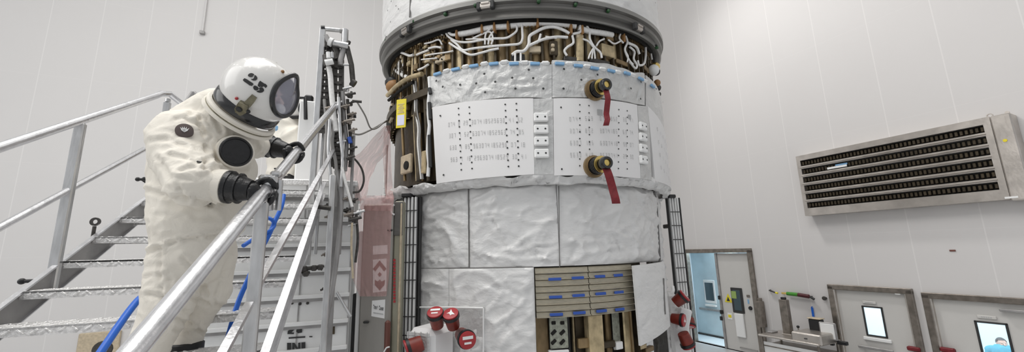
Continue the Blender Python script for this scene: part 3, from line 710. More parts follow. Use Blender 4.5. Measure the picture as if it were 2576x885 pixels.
# equipment case behind the second person
c = onS(778, 262, 5.3)
eq = root('equipment_case', FS @ V((c.x, 5.3, zt_+.01)), 'grey equipment case with a black handle on the platform beside the far person', 'equipment case')
c1 = onS(765, 262, 5.3); c2 = onS(800, 262, 5.3)
inS(MB().bbox(((c1.x+c2.x)/2, 5.3, (c1.z+zt_)/2), (c2.x-c1.x+.04, .35, c1.z-zt_-.02), b=.015), 'case_body', 'enclosure', eq)
a1 = onS(777, 252, 5.2); inS(MB().bbox(a1, (.10, .08, .12), b=.02), 'black_head', 'black', eq)
a2 = onS(768, 252, 5.25); inS(MB().tube([onS(736, 246, 5.05), onS(768, 246, 5.05), onS(769, 300, 5.05)], .022, 8), 'black_bracket', 'black', eq)
# ------------------------------------------------------------------ spacecraft
AX = V((6.4*math.sin(R(1.72)), 6.4*math.cos(R(1.72)), 0))
e0 = (-AX).normalized(); e1 = V((-e0.y, e0.x, 0))     # e0 towards the camera, e1 to the right
if e1.x < 0: e1 = -e1
RU, RM, RL, RB = 2.27, 2.20, 2.02, 2.06
def tilt(mb, ref=None):               # the upper stage sits a few degrees out of level
    mb.v = [(x, y, z+.26*(1-((V((x, y, 0))-AX).dot(e0)/2.27 if ref is None else ref))) for x, y, z in mb.v]; return mb
def cp(th, r, z): return V((AX.x, AX.y, 0))+(e0*math.cos(th)+e1*math.sin(th))*r+UP*z
def cyl(x, y, r):                    # pixel -> (angle, height) on the cylinder of radius r
    d = ray(x, y); dx = V((d.x, d.y)); L = dx.length; dn = dx/L
    tca = V((AX.x, AX.y)).dot(dn); h2 = AX.length_squared-tca*tca
    th_ = max(r*r-h2, 0)**.5; k = (tca-th_)/L
    p = V((d.x*k, d.y*k, 0))-AX; return math.atan2(p.dot(e1), p.dot(e0)), EYE+d.z*k
craft = root('spacecraft', (AX.x, AX.y, .55), 'huge white quilted cylindrical spacecraft standing at the centre of the hall', 'spacecraft')
def wr_(th, z, amp, sc, sd):
    sd = sd*1.3+.37
    p = V((th*2.2*sc, z*sc*1.25, sd)); w = V((noise.noise(p*.7+V((7.3, 3.6, 1.4))), noise.noise(p*.7+V((1.7, 9.2, 4.4))), 0))*.8
    a = 1-2*abs(noise.noise(p+w)); b = 1-2*abs(noise.noise((p+w*.5)*2.3+V((4.3, 4.6, .41)))); c = noise.noise(p*.5+V((0, 0, 5.3)))
    d = 1-2*abs(noise.noise(V((p.x*.9+p.y*.8, p.y*1.6-p.x*.5, sd))*1.3+w*.6))
    return amp*(.5*c+.40*max(a, 0)**5+.26*max(b, 0)**4+.40*max(d, 0)**6)
def fold_lines(a0, a1, b0, b1, n, seed):      # creases pressed into a foil blanket, as (angle*r, height) segments
    rn = random.Random(seed); L = []
    for k in range(n):
        x, y = rn.uniform(a0, a1), rn.uniform(b0, b1); an = rn.choice([rn.uniform(-.35, .35), rn.uniform(-1.1, -.5), rn.uniform(.5, 1.1)]); ln = rn.uniform(.15, .5); s_ = rn.choice([1, 1, -1]); w = rn.uniform(.012, .028)
        for j in range(3):
            x2, y2 = x+math.cos(an)*ln/3, y+math.sin(an)*ln/3; L.append((x, y, x2, y2, s_*(1-.3*abs(j-1)), w)); x, y = x2, y2; an += rn.uniform(-.45, .45)
    return L
def fold_at(L, x, y):
    d = 0
    for x0, y0, x1, y1, s_, w in L:
        dx, dy = x1-x0, y1-y0
        if abs(x-x0) > .4 or abs(y-y0) > .4: continue
        t = ((x-x0)*dx+(y-y0)*dy)/(dx*dx+dy*dy); tt = 0 if t < 0 else 1 if t > 1 else t
        q = (x-x0-dx*tt)**2+(y-y0-dy*tt)**2
        if q < 9*w*w: 
            e = s_*math.exp(-q/(w*w)); d = e if abs(e) > abs(d) else d
    return d
def patch(name, cs, r, m_='blanket', amp=.012, sc=2.0, res=.035, sd=0., par=craft, thick=.02, pillow=.0, rr=None, mats=None, wavy=0, folds=0, fdep=.016, raw=False):
    cs = [c[1:] if c[0] == 't' else cyl(c[0], c[1], r) for c in cs]; tl, tr, br, bl = cs
    FL_ = fold_lines(min(tl[0], bl[0])*r, max(tr[0], br[0])*r, min(bl[1], br[1]), max(tl[1], tr[1]), folds, sd) if folds else []
    nu = max(2, int(abs(tr[0]-tl[0])*r/res)); nv = max(2, int(abs(tl[1]-bl[1])/res)); r1 = rr or (r, r)
    def f(u, v, k=1):
        th = (tl[0]*(1-u)+tr[0]*u)*(1-v)+(bl[0]*(1-u)+br[0]*u)*v; z = (tl[1]*(1-u)+tr[1]*u)*(1-v)+(bl[1]*(1-u)+br[1]*u)*v
        e = min(1, min(u, 1-u)*nu/3, min(v, 1-v)*nv/3)
        if raw: e = min(1, v*nv/2)
        if wavy: z += wavy*noise.noise(V((th*9, 0, sd)))*(1 if v < .5 else .3)*(abs(v-.5)*2)**2
        return cp(th, (r1[0]*(1-v)+r1[1]*v)+k*(wr_(th, z, amp, sc, sd)*e+pillow*e+(fdep*fold_at(FL_, th*r, z)*e if FL_ else 0)), z)
    mb = MB(); mb.grid(lambda u, v: f(u, 1-v), nu, nv)
    w = nu+1                                # rim folded inwards
    rim = [(i, 0) for i in range(nu)]+[(nu, j) for j in range(nv)]+[(i, nv) for i in range(nu, 0, -1)]+[(0, j) for j in range(nv, 0, -1)]
    o = len(mb.v); 
    for i, j in rim:
        p = V(mb.v[j*w+i]); q = p-V((AX.x, AX.y, p.z)); q.normalize(); mb.v.append(tuple(p-q*thick))
    n = len(rim)
    for k in range(n):
        a = rim[k][1]*w+rim[k][0]; b = rim[(k+1) % n][1]*w+rim[(k+1) % n][0]
        mb.f.append((a, o+k, o+(k+1) % n, b)); mb.m.append(0)
    return mb, f, (nu, nv)
def dots(mb, pxs, r, rad=.012, m=1, lift=.016):
    for x, y in pxs:
        th, z = cyl(x, y, r); n_ = (cp(th, 1, z)-cp(th, 0, z)).normalized(); c = cp(th, r+lift, z); a, b, _ = basis(n_)
        k = 8; mb.add([c+(a*math.cos(2*PI*i/k)+b*math.sin(2*PI*i/k))*rad for i in range(k)], [tuple(range(k))], m)
def seam(pts, r, w=.008, name='seam', m_='seam', lift=.012, par=craft):
    q = []
    for i in range(len(pts)-1):
        (a, b), (c, d) = cyl(*pts[i], r), cyl(*pts[i+1], r); n = 10
        q += [cp(a+(c-a)*k/n, r+lift, b+(d-b)*k/n) for k in range(n)]
    q.append(cp(*((lambda t: (t[0], r+lift, t[1]))(cyl(*pts[-1], r)))))
    return MB().tube(q, w, 6).build(name, m_, par)
# hidden core so nothing is seen through
ztop = 8.2
zring_b = cyl(1310, 45, RU-.02)[1]; zring_t = cyl(1310, -6, RU+.03)[1]
zbl_t = cyl(1290, 158, RM)[1]; zbl_b = cyl(1340, 440, RM)[1]; zsk = cyl(1340, 466, RL+.06)[1]
MB().lathe((AX.x, AX.y, 0), (0, 0, 1), [(0, .76), (1.7, .76), (1.7, zring_t), (1.7, ztop-.01), (0, ztop-.01)], 64).build('core_structure', 'brown_dark', craft)
# upper shroud
mb, f, _ = patch('upper', [('t', -2.2, ztop), ('t', 2.2, ztop), ('t', 2.2, zring_t), ('t', -2.2, zring_t)], RU, amp=.025, sc=1.6, res=.045, sd=3.3, folds=260, fdep=.014)
dots(mb, [(980, 45), (1001, 30), (1007, 37), (987, 72), (989, 20), (1058, 8), (974, 110), (1575, 4), (1645, 28), (1605, 14)], RU, lift=.03)
tilt(mb).build('upper_blanket', ['blanket', 'ink_dark'], craft, ang=75)
for x0, x1 in ((1036, 1034),): seam([(x0, -20), (x1, 45)], RU, .009, lift=.02)
MB().lathe((AX.x, AX.y, 0), (0, 0, 1), [(1.6, ztop), (RU, ztop), (RU, ztop+.05), (1.6, ztop+.15), (0, ztop+.15)], 72).build('top_closure', 'blanket', craft)
# separation ring: stepped profile
zb, zt2 = zring_b, zring_t
pr = [(RU-.10, zb+.03), (RU-.03, zb), (RU-.01, zb+.015), (RU-.03, zb+.05), (RU-.035, zb+(zt2-zb)*.45), (RU+.005, zb+(zt2-zb)*.50), (RU+.01, zb+(zt2-zb)*.60), (RU-.01, zb+(zt2-zb)*.63), (RU+.0, zt2-.05), (RU+.035, zt2-.03), (RU+.04, zt2+.02), (RU, zt2+.06)]
tilt(MB().lathe((AX.x, AX.y, 0), (0, 0, 1), pr, 128, ms=[1, 1, 0, 0, 1, 0, 0, 0, 0, 1, 1])).build('separation_ring', ['ring', 'ring_light'], craft)
for x, y in ((1022, 80), (1222, 16), (1605, 72)):
    th, z = cyl(x, y, RU+.02); c = cp(th, RU+.03, z); a, b, n_ = basis(c-V((AX.x, AX.y, z))); M = Matrix((a, b, n_)).transposed(); mb = MB()
    mb.bbox(c, (.15, .07, .05), M, b=.015); mb.bbox(c+a*.08, (.05, .10, .06), M, m=1, b=.01).bbox(c-a*.08, (.05, .10, .06), M, m=1, b=.01); mb.bbox(c+n_*.02+b*.02, (.10, .025, .04), M, b=.006)
    mb.build('ring_latch', ['steel', 'ink_dark'], craft)
for x, y in ((1120, 36), (1196, 14), (1355, 4), (1448, 12), (1530, 28), (1652, 120), (972, 100), (1042, 54)):
    th, z = cyl(x, y, RU+.02); c = cp(th, RU+.02, z); a, b, n_ = basis(c-V((AX.x, AX.y, z))); M = Matrix((a, b, n_)).transposed()
    MB().bbox(c, (.04, .04, .045), M, b=.01).bbox(c+b*.03, (.07, .02, .03), M, m=1, b=.006).build('ring_clip', ['clip_green', 'ink_dark'], craft)
# equipment bay wall: ribbed ring of gold-brown panels
za, zc_ = zbl_t-.35, zb+.06
n = 96; mb = MB()
prof = []
RBW = 2.06
for i in range(n):
    a0 = 2*PI*i/n; a1 = a0+2*PI/n; am = a0+(a1-a0)*.82
    mb.grid(lambda u, v: cp(a0+(am-a0)*u, RBW+.02*math.sin(PI*u), za+(zc_-za)*v), 4, 1, m=0 if i % 3 else 1)
    mb.add([cp(am, RBW, za), cp(am, RBW+.055, za), cp(am, RBW+.055, zc_), cp(am, RBW, zc_), cp(a1, RBW, za), cp(a1, RBW+.055, za), cp(a1, RBW+.055, zc_), cp(a1, RBW, zc_)], [(0, 1, 2, 3), (1, 5, 6, 2), (5, 4, 7, 6)], 2)
mb.build('bay_wall', ['gold', 'gold_light', 'brown_dark'], craft)
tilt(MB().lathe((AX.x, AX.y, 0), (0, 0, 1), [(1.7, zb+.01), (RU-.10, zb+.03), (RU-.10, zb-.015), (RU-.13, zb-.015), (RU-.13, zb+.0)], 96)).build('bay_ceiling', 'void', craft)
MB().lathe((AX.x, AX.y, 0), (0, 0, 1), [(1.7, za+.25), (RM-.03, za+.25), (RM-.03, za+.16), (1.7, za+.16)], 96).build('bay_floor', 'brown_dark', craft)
# toothed strip under the ring
mb = MB()
for i in range(150):
    th = -1.5+3.0*i/149; c = cp(th, RU-.15, zb-.03); a, b, n_ = basis(e0*math.cos(th)+e1*math.sin(th)); M = Matrix((a, b, n_)).transposed(); mb.box(c, (.018, .05, .02), M)
tilt(mb).build('connector_strip', 'gold', craft)
mb = MB(); mb.lathe((AX.x, AX.y, 0), (0, 0, 1), [(RU-.19, zb-.05), (RU-.16, zb-.05), (RU-.16, zb-.04), (RU-.19, zb-.04)], 96); tilt(mb).build('connector_rail', 'gold_light', craft)
RC = 2.145
def cbl(pts, r=.018, m_='cable', name='cable', rr=RC, dr=0):
    q = []
    for i, (x, y) in enumerate(pts):
        th, z = cyl(x, y, rr); q.append(cp(th, rr+dr*math.sin(i*1.7), z))
    return MB().tube(catm(q, 6), r*(.78 if name == 'cable' else 1), 8).build(name, m_, craft)
big = [[(1148, 87), (1180, 82), (1213, 74)], [(1214, 74), (1243, 68), (1282, 66)], [(1284, 65), (1318, 60), (1352, 58)], [(1352, 58), (1400, 60), (1448, 66)], [(1454, 70), (1480, 78), (1520, 84), (1540, 88)]]
for p in big: cbl(p, .036, 'cable', 'cable_bundle', RC-.02)
for x, y in ((1150, 88), (1213, 74), (1244, 69), (1278, 66), (1352, 58), (1436, 74), (1464, 76), (1568, 96)):
    th, z = cyl(x, y, RC); c = cp(th, RC-.02, z); a, b, n_ = basis(e0*math.cos(th)+e1*math.sin(th)); M = Matrix((a, b, n_)).transposed(); MB().bbox(c, (.03, .12, .10), M, b=.01).build('cable_tie', 'cuff', craft)
lines = [([(1120, 78), (1128, 92), (1150, 104), (1180, 106), (1215, 100), (1240, 97), (1270, 96), (1285, 90), (1300, 76), (1297, 55)], .017),
         ([(1312, 54), (1314, 78), (1314, 98), (1306, 110), (1280, 113), (1240, 116), (1190, 122), (1165, 126), (1150, 112), (1135, 100)], .018),
         ([(1130, 108), (1145, 118), (1165, 130), (1185, 138), (1210, 133), (1235, 126), (1255, 122)], .018),
         ([(1288, 138), (1300, 130), (1318, 128), (1330, 112), (1332, 92), (1345, 82), (1370, 70), (1395, 68), (1418, 76), (1432, 84)], .024),
         ([(1325, 118), (1345, 108), (1370, 98), (1400, 93), (1428, 94)], .022), ([(1440, 90), (1442, 108), (1428, 118), (1420, 128), (1426, 140)], .019),
         ([(1456, 54), (1462, 78), (1440, 86)], .020), ([(1468, 54), (1482, 76), (1484, 98), (1495, 118), (1510, 132), (1514, 146)], .018),
         ([(1492, 122), (1484, 136), (1480, 148)], .013), ([(1493, 122), (1490, 136), (1489, 148)], .013), ([(1494, 122), (1496, 136), (1497, 148)], .013), ([(1466, 98), (1480, 104), (1494, 120)], .015),
         ([(1562, 82), (1558, 96), (1568, 108)], .015), ([(1570, 82), (1578, 105), (1572, 125), (1582, 150), (1592, 162)], .017), ([(1580, 108), (1600, 118), (1608, 136)], .024),
         ([(1584, 118), (1596, 130), (1594, 148), (1602, 164), (1598, 172), (1584, 156)], .018), ([(1624, 112), (1624, 140), (1620, 160), (1608, 164), (1604, 152)], .020), ([(1637, 130), (1640, 150)], .016),
         ([(1574, 130), (1580, 142), (1578, 156)], .012), ([(1520, 98), (1508, 104), (1500, 116)], .014),
         ([(1003, 130), (1015, 134), (1030, 140), (1040, 138)], .022), ([(1048, 138), (1062, 132), (1078, 126)], .018), ([(1078, 122), (1095, 118), (1110, 120)], .018),
         ([(1052, 176), (1066, 170), (1078, 162)], .018), ([(1112, 72), (1112, 88)], .020), ([(1122, 72), (1134, 86), (1148, 88)], .024), ([(1068, 110), (1085, 106), (1104, 100), (1112, 112)], .014),
         ([(1070, 140), (1090, 136), (1120, 132), (1140, 128)], .012), ([(1060, 150), (1080, 148), (1100, 146)], .012), ([(1190, 96), (1230, 80), (1240, 96), (1236, 112)], .014),
         ([(1236, 70), (1222, 86), (1220, 112)], .014), ([(1246, 74), (1232, 92), (1228, 112)], .014), ([(1172, 99), (1200, 98), (1240, 101)], .012),
         ([(1360, 86), (1356, 100), (1350, 108)], .018), ([(1372, 92), (1400, 96)], .014), ([(1530, 100), (1545, 110), (1560, 104)], .014)]
for p, r in lines: cbl(p, r)
for p in ([(1030, 140), (1028, 180)], [(1040, 140), (1038, 190)], [(1015, 120), (1014, 160)], [(1046, 120), (1046, 180)]): cbl(p, .022, 'gold_light', 'strut', RC-.05)
def blk(x, y, w, h, d, m_, name, rr=RC-.06, par=craft, rot=0, bv=.008, n2=None):
    th, z = cyl(x, y, rr); n_ = e0*math.cos(th)+e1*math.sin(th); t_ = V((-n_.y, n_.x, 0)); t_ = t_ if t_.dot(e1) > 0 else -t_
    M = Matrix((t_, n_, UP)).transposed() @ Matrix.Rotation(rot, 3, 'Y'); mb = MB(); mb.bbox(cp(th, rr, z), (w, d, h), M, b=bv); 
    if name is None: return mb, M, cp(th, rr, z), n_
    return mb.build(name, m_, par)
for x, y, w, h, m_ in ((1108, 90, .14, .07, 'gold_light'), (1112, 152, .17, .07, 'tan'), (1350, 58, .18, .06, 'gold_bright'), (1345, 127, .14, .08, 'tan'), (1391, 124, .10, .18, 'brown_dark'), (1303, 150, .16, .10, 'black'), (1440, 152, .24, .06, 'dark_metal'), (1505, 158, .30, .06, 'dark_metal'),
                       (1095, 118, .10, .10, 'gold'), (1070, 125, .05, .05, 'gold_light'), (1090, 140, .05, .05, 'tan'), (1072, 150, .04, .05, 'gold_light'), (1525, 130, .20, .16, 'gold_light'), (1550, 100, .14, .08, 'brown_dark'), (1560, 160, .22, .06, 'gold'), (1050, 170, .10, .08, 'gold'), (1130, 145, .09, .10, 'gold'), (1620, 175, .18, .07, 'gold'), (1530, 95, .12, .10, 'gold'), (1580, 135, .06, .08, 'brown_dark')):
    blk(x, y, w, h, .08, m_, 'connector_bracket')
for x, y in ((1389, 118), (1389, 129)): blk(x, y, .04, .04, .10, 'tan', 'connector_pin', RC-.04)
for x, y in ((1104, 91), (1112, 90), (1107, 152), (1116, 152), (1344, 58), (1357, 58)): blk(x, y, .02, .02, .1, 'void', 'connector_pin', RC-.05)
for x, y in ((1296, 148), (1310, 148)):
    cbl([(x, y-14), (x, y+10)], .016, 'cable', 'cable', RC+.01)
random.seed(11)
for k in range(26):
    x = 1002+random.random()*120; y0 = 178-(x-1002)*.22; y = y0-random.random()*55
    blk(x, y, random.uniform(.03, .11), random.uniform(.02, .06), .07, random.choice(['gold', 'gold_light', 'tan', 'brown_dark', 'gold']), 'connector_bracket', RC-.04)
# vertical pale pipe in the bay
cbl([(1456, 92), (1456, 158)], .062, 'gold_light', 'pipe', RC-.06); cbl([(1448, 92), (1464, 93)], .03, 'tan', 'pipe_flange', RC-.03)

# open side bay at the left with brown panels
zbb = cyl(1085, 442, RM)[1]; zbt = za+.2
thb0, thb1 = -1.50, cyl(1080, 300, RM)[0]
mb, f, _ = patch('x', [('t', thb0-.3, zbl_t), ('t', thb1+.05, zbl_t), ('t', thb1+.05, zbb-.02), ('t', thb0-.3, zbb-.02)], RM-.17, amp=.006, sc=4, sd=9)
mb.build('side_bay_panel', 'brown_dark', craft)
RSB = RM-.12
for x, m_, w in ((1006, 'gold', .02), (1038, 'gold_light', .02), (1046, 'brown_dark', .05), (1052, 'gold', .018), (1068, 'brown_dark', .03)):
    p = [(x+(y-200)*.05 if x < 1020 else x+(y-200)*.045, y) for y in (190, 260, 330, 400, 455)]; cbl(p, w, m_, 'bay_stringer', RSB+.01)
p = [(1040, 205), (1046, 240), (1044, 280), (1050, 320), (1052, 360), (1056, 400), (1058, 450)]; cbl(p, .016, 'cable', 'cable', RSB+.05, .012); cbl([(x+5, y) for x, y in p], .014, 'cable_grey', 'cable', RSB+.05, .012)
for x, y, w, h, m_ in ((1023, 413, .24, .24, 'tan'), (985, 285, .22, .24, 'tan'), (1068, 408, .08, .28, 'gold_light'), (1024, 260, .12, .2, 'gold')):
    blk(x, y, w, h, .05, m_, 'bay_bracket', RSB+.04, bv=.012)
for x, y in ((1024, 416), (985, 276)):
    th, z = cyl(x, y, RSB+.06); n_ = e0*math.cos(th)+e1*math.sin(th); MB().lathe(cp(th, RSB+.05, z), n_, [(.055, 0), (.055, .03), (.035, .032), (0, .033)], 16).build('bracket_hole', 'void', craft)
cbl([(975, 240), (1000, 215), (1030, 196), (1062, 186)], .03, 'gold_light', 'duct', RSB+.12); cbl([(978, 252), (1010, 225), (1040, 206)], .022, 'void', 'duct', RSB+.08)
th, z = cyl(990, 200, RM); 
MB().ball(cp(-1.05, RM-.1, z+.02), (.13, .13, .10)).build('gold_vessel', 'cuff', craft)
MB().ball(cp(-1.1, RM-.1, z+.12), (.13, .13, .10)).build('gold_vessel', 'black', craft)
MB().ball(cp(-1.15, RM-.08, z+.62), (.10, .10, .08)).build('gold_vessel', 'gold_bright', craft)
for p, r in (([(985, 185), (990, 170), (1000, 180), (1012, 188), (1026, 196)], .04), ([(1006, 150), (1016, 158), (1014, 176), (1004, 172), (1006, 155)], .034), ([(975, 205), (982, 188), (992, 184)], .02), ([(992, 160), (988, 175), (980, 182)], .025)): cbl(p, r, 'cable', 'cable', RM-.12)
cbl([(978, 195), (1000, 204), (1012, 200)], .06, 'void', 'duct', RM-.2)
# right edge fittings
for (x, y), m_, r in (((1650, 168), 'gold_bright', .07), ((1646, 176), 'white', .08), ((1654, 180), 'black', .06), ((1655, 208), 'cuff', .05), ((1660, 220), 'dark_metal', .05), ((1664, 236), 'dark_metal', .04)):
    th, z = cyl(x, y, RM-.02); MB().ball(cp(min(th, 1.28), RM-.03, z), r, 12).build('side_fitting', m_, craft)

# mid skirt: quilted band, marked boards, connector strips
thL = cyl(1078, 250, RM)[0]; thR = 1.75
zt0 = cyl(1290, 157, RM)[1]; zm = cyl(1340, 247, RM)[1]; zb0 = cyl(1340, 440, RM)[1]
def zcor(x, y): return cyl(x, y, RM)
DT = [(1101, 205), (1117, 220), (1160, 215), (1200, 212), (1247, 208), (1289, 198), (1220, 188), (1222, 234), (1297, 250 if 0 else 225), (1341, 199), (1366, 225), (1417, 176), (1416, 225), (1460, 203), (1500, 190), (1583, 224), (1608, 208), (1607, 250), (1330, 178)]
mb, f, _ = patch('a', [(1078, 192), (1388, 155), (1388, 246), (1084, 270)], RM, 'blanket', .02, 2.6, .02, sd=1.1, folds=34, fdep=.010, thick=.05, wavy=.05)
dots(mb, [d for d in DT if d[0] < 1385], RM, .014, lift=.026); mb.build('quilted_blanket', ['blanket_grey', 'ink_dark'], craft, ang=75)
mb, f, _ = patch('b', [(1389, 155), (1622, 190), (1622, 266), (1389, 246)], RM, 'blanket', .02, 2.6, .02, sd=2.1, folds=30, fdep=.010, thick=.05, wavy=.05)
dots(mb, [d for d in DT if d[0] > 1385], RM, .014, lift=.026); mb.build('quilted_blanket', ['blanket_grey', 'ink_dark'], craft, ang=75)
thr, zr = cyl(1625, 190, RM)
mb, f, _ = patch('c', [(1625, 190), ('t', thR, zt0), ('t', thR, zm-.35), (1625, 267)], RM, 'blanket', .012, 2.4, .04, sd=4.1, thick=.05, wavy=.04)
dots(mb, [(1635, 198), (1646, 225), (1662, 258)], RM, .014, lift=.03); mb.build('quilted_blanket', ['blanket_grey', 'ink_dark'], craft, ang=75)
# blue tape tabs along the blanket's top edge
for x in (1100, 1146, 1192, 1242, 1293, 1346, 1408, 1455, 1496, 1538, 1578, 1612, 1640):
    y = 186-(x-1080)*.24 if x < 1200 else 157 if x < 1420 else 157+(x-1420)*.155
    th, z = cyl(x, y+3, RM+.02); z = min(z, zt0-.0); 
    n_ = e0*math.cos(th)+e1*math.sin(th); t_ = V((-n_.y, n_.x, 0)); M = Matrix((t_, n_, UP)).transposed()
    MB().bbox(cp(th, RM+.02, z), (.11, .03, .035), M, b=.006).build('tape_tab', 'blue_tape_light', craft)
    MB().bbox(cp(th+.055, RM-.01, z+.015), (.10, .08, .05), M, b=.02).build('edge_tuft', 'white', craft)
MB().tube([cp(cyl(1080, 200, RM)[0], RM, zbb+(zt0-zbb)*k/8)+e1*.01*math.sin(k*2) for k in range(9)], .022, 8).build('blanket_edge', 'white', craft)
for ya, yb in ((222, 236), (258, 300), (340, 420)): cbl([(1080, ya), (1083, yb)], .022, 'ink_dark', 'edge_gap', RM+.02)
RP = RM+.015
def board(cs, marks=None, name='marked_board', m_='panel_white', par=craft, rr=RP):
    mb, f, _ = patch('p', cs, rr, m_, .0025, .6, .05, sd=5.5, thick=.04)
    return mb, f
def glyph(mb, c, t_, w, h, n_, k):      # small printed digit
    S = [(-1, .8, 1, 1), (.6, 0, 1, 1), (.6, -1, 1, 0), (-1, -1, 1, -.8), (-1, -1, -.6, 0), (-1, 0, -.6, 1), (-1, -.1, 1, .1)]
    for i in ((0, 1, 2, 3, 4, 5), (1, 2), (0, 1, 6, 4, 3), (0, 1, 6, 2, 3), (5, 6, 1, 2), (0, 5, 6, 2, 3), (0, 5, 6, 4, 2, 3), (0, 1, 2), (0, 1, 2, 3, 4, 5, 6), (0, 1, 2, 3, 5, 6))[k % 10]:
        x0, y0, x1, y1 = S[i]; mb.add([c+t_*(x0*w*.42)+UP*(y0*h*.45), c+t_*(x1*w*.42)+UP*(y0*h*.45), c+t_*(x1*w*.42)+UP*(y1*h*.45), c+t_*(x0*w*.42)+UP*(y1*h*.45)], [(0, 1, 2, 3)], 2)
def marks(mb, rows, x0s, x1s, r, n, gap=()):
    for ri, (ya, yb) in enumerate(rows):
        a = cyl(x0s[ri], ya, r); b = cyl(x1s[ri], yb, r)
        for i in range(n):
            if i in gap: continue
            k = i/(n-1); th = a[0]+(b[0]-a[0])*k; z = a[1]+(b[1]-a[1])*k; n_ = e0*math.cos(th)+e1*math.sin(th); t_ = V((-n_.y, n_.x, 0)); t_ = t_ if t_.dot(e1) > 0 else -t_
            glyph(mb, cp(th, r+.006, z), t_, .020, .055, n_, i*7+ri*3)
def colm(mb, cols, r, rad=.010):
    for (xa, ya), (xb, yb), n in cols:
        dots(mb, [(xa+(xb-xa)*i/(n-1), ya+(yb-ya)*i/(n-1)) for i in range(n)], r, rad, 1, .007)
mb, f = board([(1087, 270), (1341, 247), (1344, 438), (1098, 462)])
marks(mb, [(314, 302), (342, 332), (372, 364), (402, 394)], (1130, 1132, 1134, 1136), (1312, 1315, 1318, 1321), RP, 27, (3, 5, 8, 21, 24))
colm(mb, [((1154, 273), (1161, 427), 11), ((1181, 270), (1188, 424), 11), ((1271, 263), (1279, 419), 11), ((1299, 261), (1305, 418), 11), ((1108, 291), (1109, 292), 2), ((1116, 440), (1117, 440), 2)], RP, .010)
mb.build('marked_board', ['panel_white', 'ink_dark', 'ink'], craft, ang=60)
thx = cyl(1603, 350, RP)[0]; thy = cyl(1631, 350, RP)[0]
mb, f = board([(1392, 247), (1603, 264), ('t', thx, zb0+.005), (1394, 441)])
marks(mb, [(300, 303), (330, 334), (360, 365), (390, 395)], (1434, 1435, 1436, 1436), (1590, 1590, 1591, 1591), RP, 24, (4, 8, 9, 17, 18, 21))
colm(mb, [((1458, 264), (1458, 417), 10), ((1481, 266), (1483, 412), 9), ((1556, 276), (1555, 424), 10), ((1577, 279), (1577, 425), 10), ((1411, 270), (1411, 271), 2), ((1413, 425), (1413, 426), 2)], RP, .009)
for x, y, w in ((1509, 283, .07), (1583, 294, .05)):
    th, z = cyl(x, y, RP); n_ = e0*math.cos(th)+e1*math.sin(th); t_ = V((-n_.y, n_.x, 0)); c = cp(th, RP+.006, z); mb.add([c-t_*w/2-UP*w/2, c+t_*w/2-UP*w/2, c+t_*w/2+UP*w/2, c-t_*w/2+UP*w/2], [(0, 1, 2, 3)], 2)
mb.build('marked_board', ['panel_white', 'ink_dark', 'ink'], craft, ang=60)
a = cyl(1632, 283, RP)
mb, f, _ = patch('p', [('t', a[0], cyl(1632, 268, RP)[1]), ('t', thR, zm-.38), ('t', thR, zb0), ('t', a[0], zb0+.005)], RP, 'panel_white', .003, .6, .05, sd=5.5, thick=.04)
for i in range(4):
    for j in range(5):
        th = a[0]+.10+j*.05; z = cyl(1640, 318+i*32, RP)[1]-j*.03; n_ = e0*math.cos(th)+e1*math.sin(th); t_ = V((-n_.y, n_.x, 0)); glyph(mb, cp(th, RP+.008, z), t_, .03, .05, n_, i*5+j)
mb.build('marked_board', ['panel_white', 'ink_dark', 'ink'], craft, ang=60)
for cs, ys, xw, pts in (([(1341, 248), (1391, 247), (1393, 439), (1344, 438)], (295, 325, 355, 386), 1361, .16), ([(1604, 265), (1631, 268), ('t', thy, zb0+.005), ('t', thx+.004, zb0+.005)], (318, 345, 373, 402), 1617, .14)):
    mb, f, _ = patch('s', cs, RP-.004, 'blanket_grey', .006, 5, .03, sd=7, thick=.03); mb.build('connector_strip', 'blanket_grey', craft)
    for i, y in enumerate(ys):
        mb, M, c, n_ = blk(xw+i*.6, y, pts, .10, .045, None, None, RP+.02, bv=.012)
        for s_ in (-1, 1):
            q = c+n_*.024+M.col[0]*s_*.042; a_, b_, _n = basis(n_); mb.add([q+(a_*math.cos(2*PI*k/8)+b_*math.sin(2*PI*k/8))*.011 for k in range(8)], [tuple(range(8))], 1)
        mb.build('socket_plate', ['white', 'ink_dark'], craft)
# lower flare of the skirt
mb, f, _ = patch('k', [('t', -1.60, zb0-.01), ('t', thR, zb0+.04), ('t', thR, zsk+.02), ('t', -1.60, zsk-.01)], RM, 'blanket', .045, 3.0, .018, sd=8.8, folds=170, fdep=.028, thick=.06, rr=(RM+.006, RL+.11), raw=True, wavy=.10); mb.build('skirt_flare', 'blanket', craft, ang=75)
MB().lathe((AX.x, AX.y, 0), (0, 0, 1), [(RM-.2, zb0-.02), (RM-.02, zb0-.02)], 90).build('skirt_shelf', 'blanket', craft)
th_, z_ = cyl(1000, 465, RM)
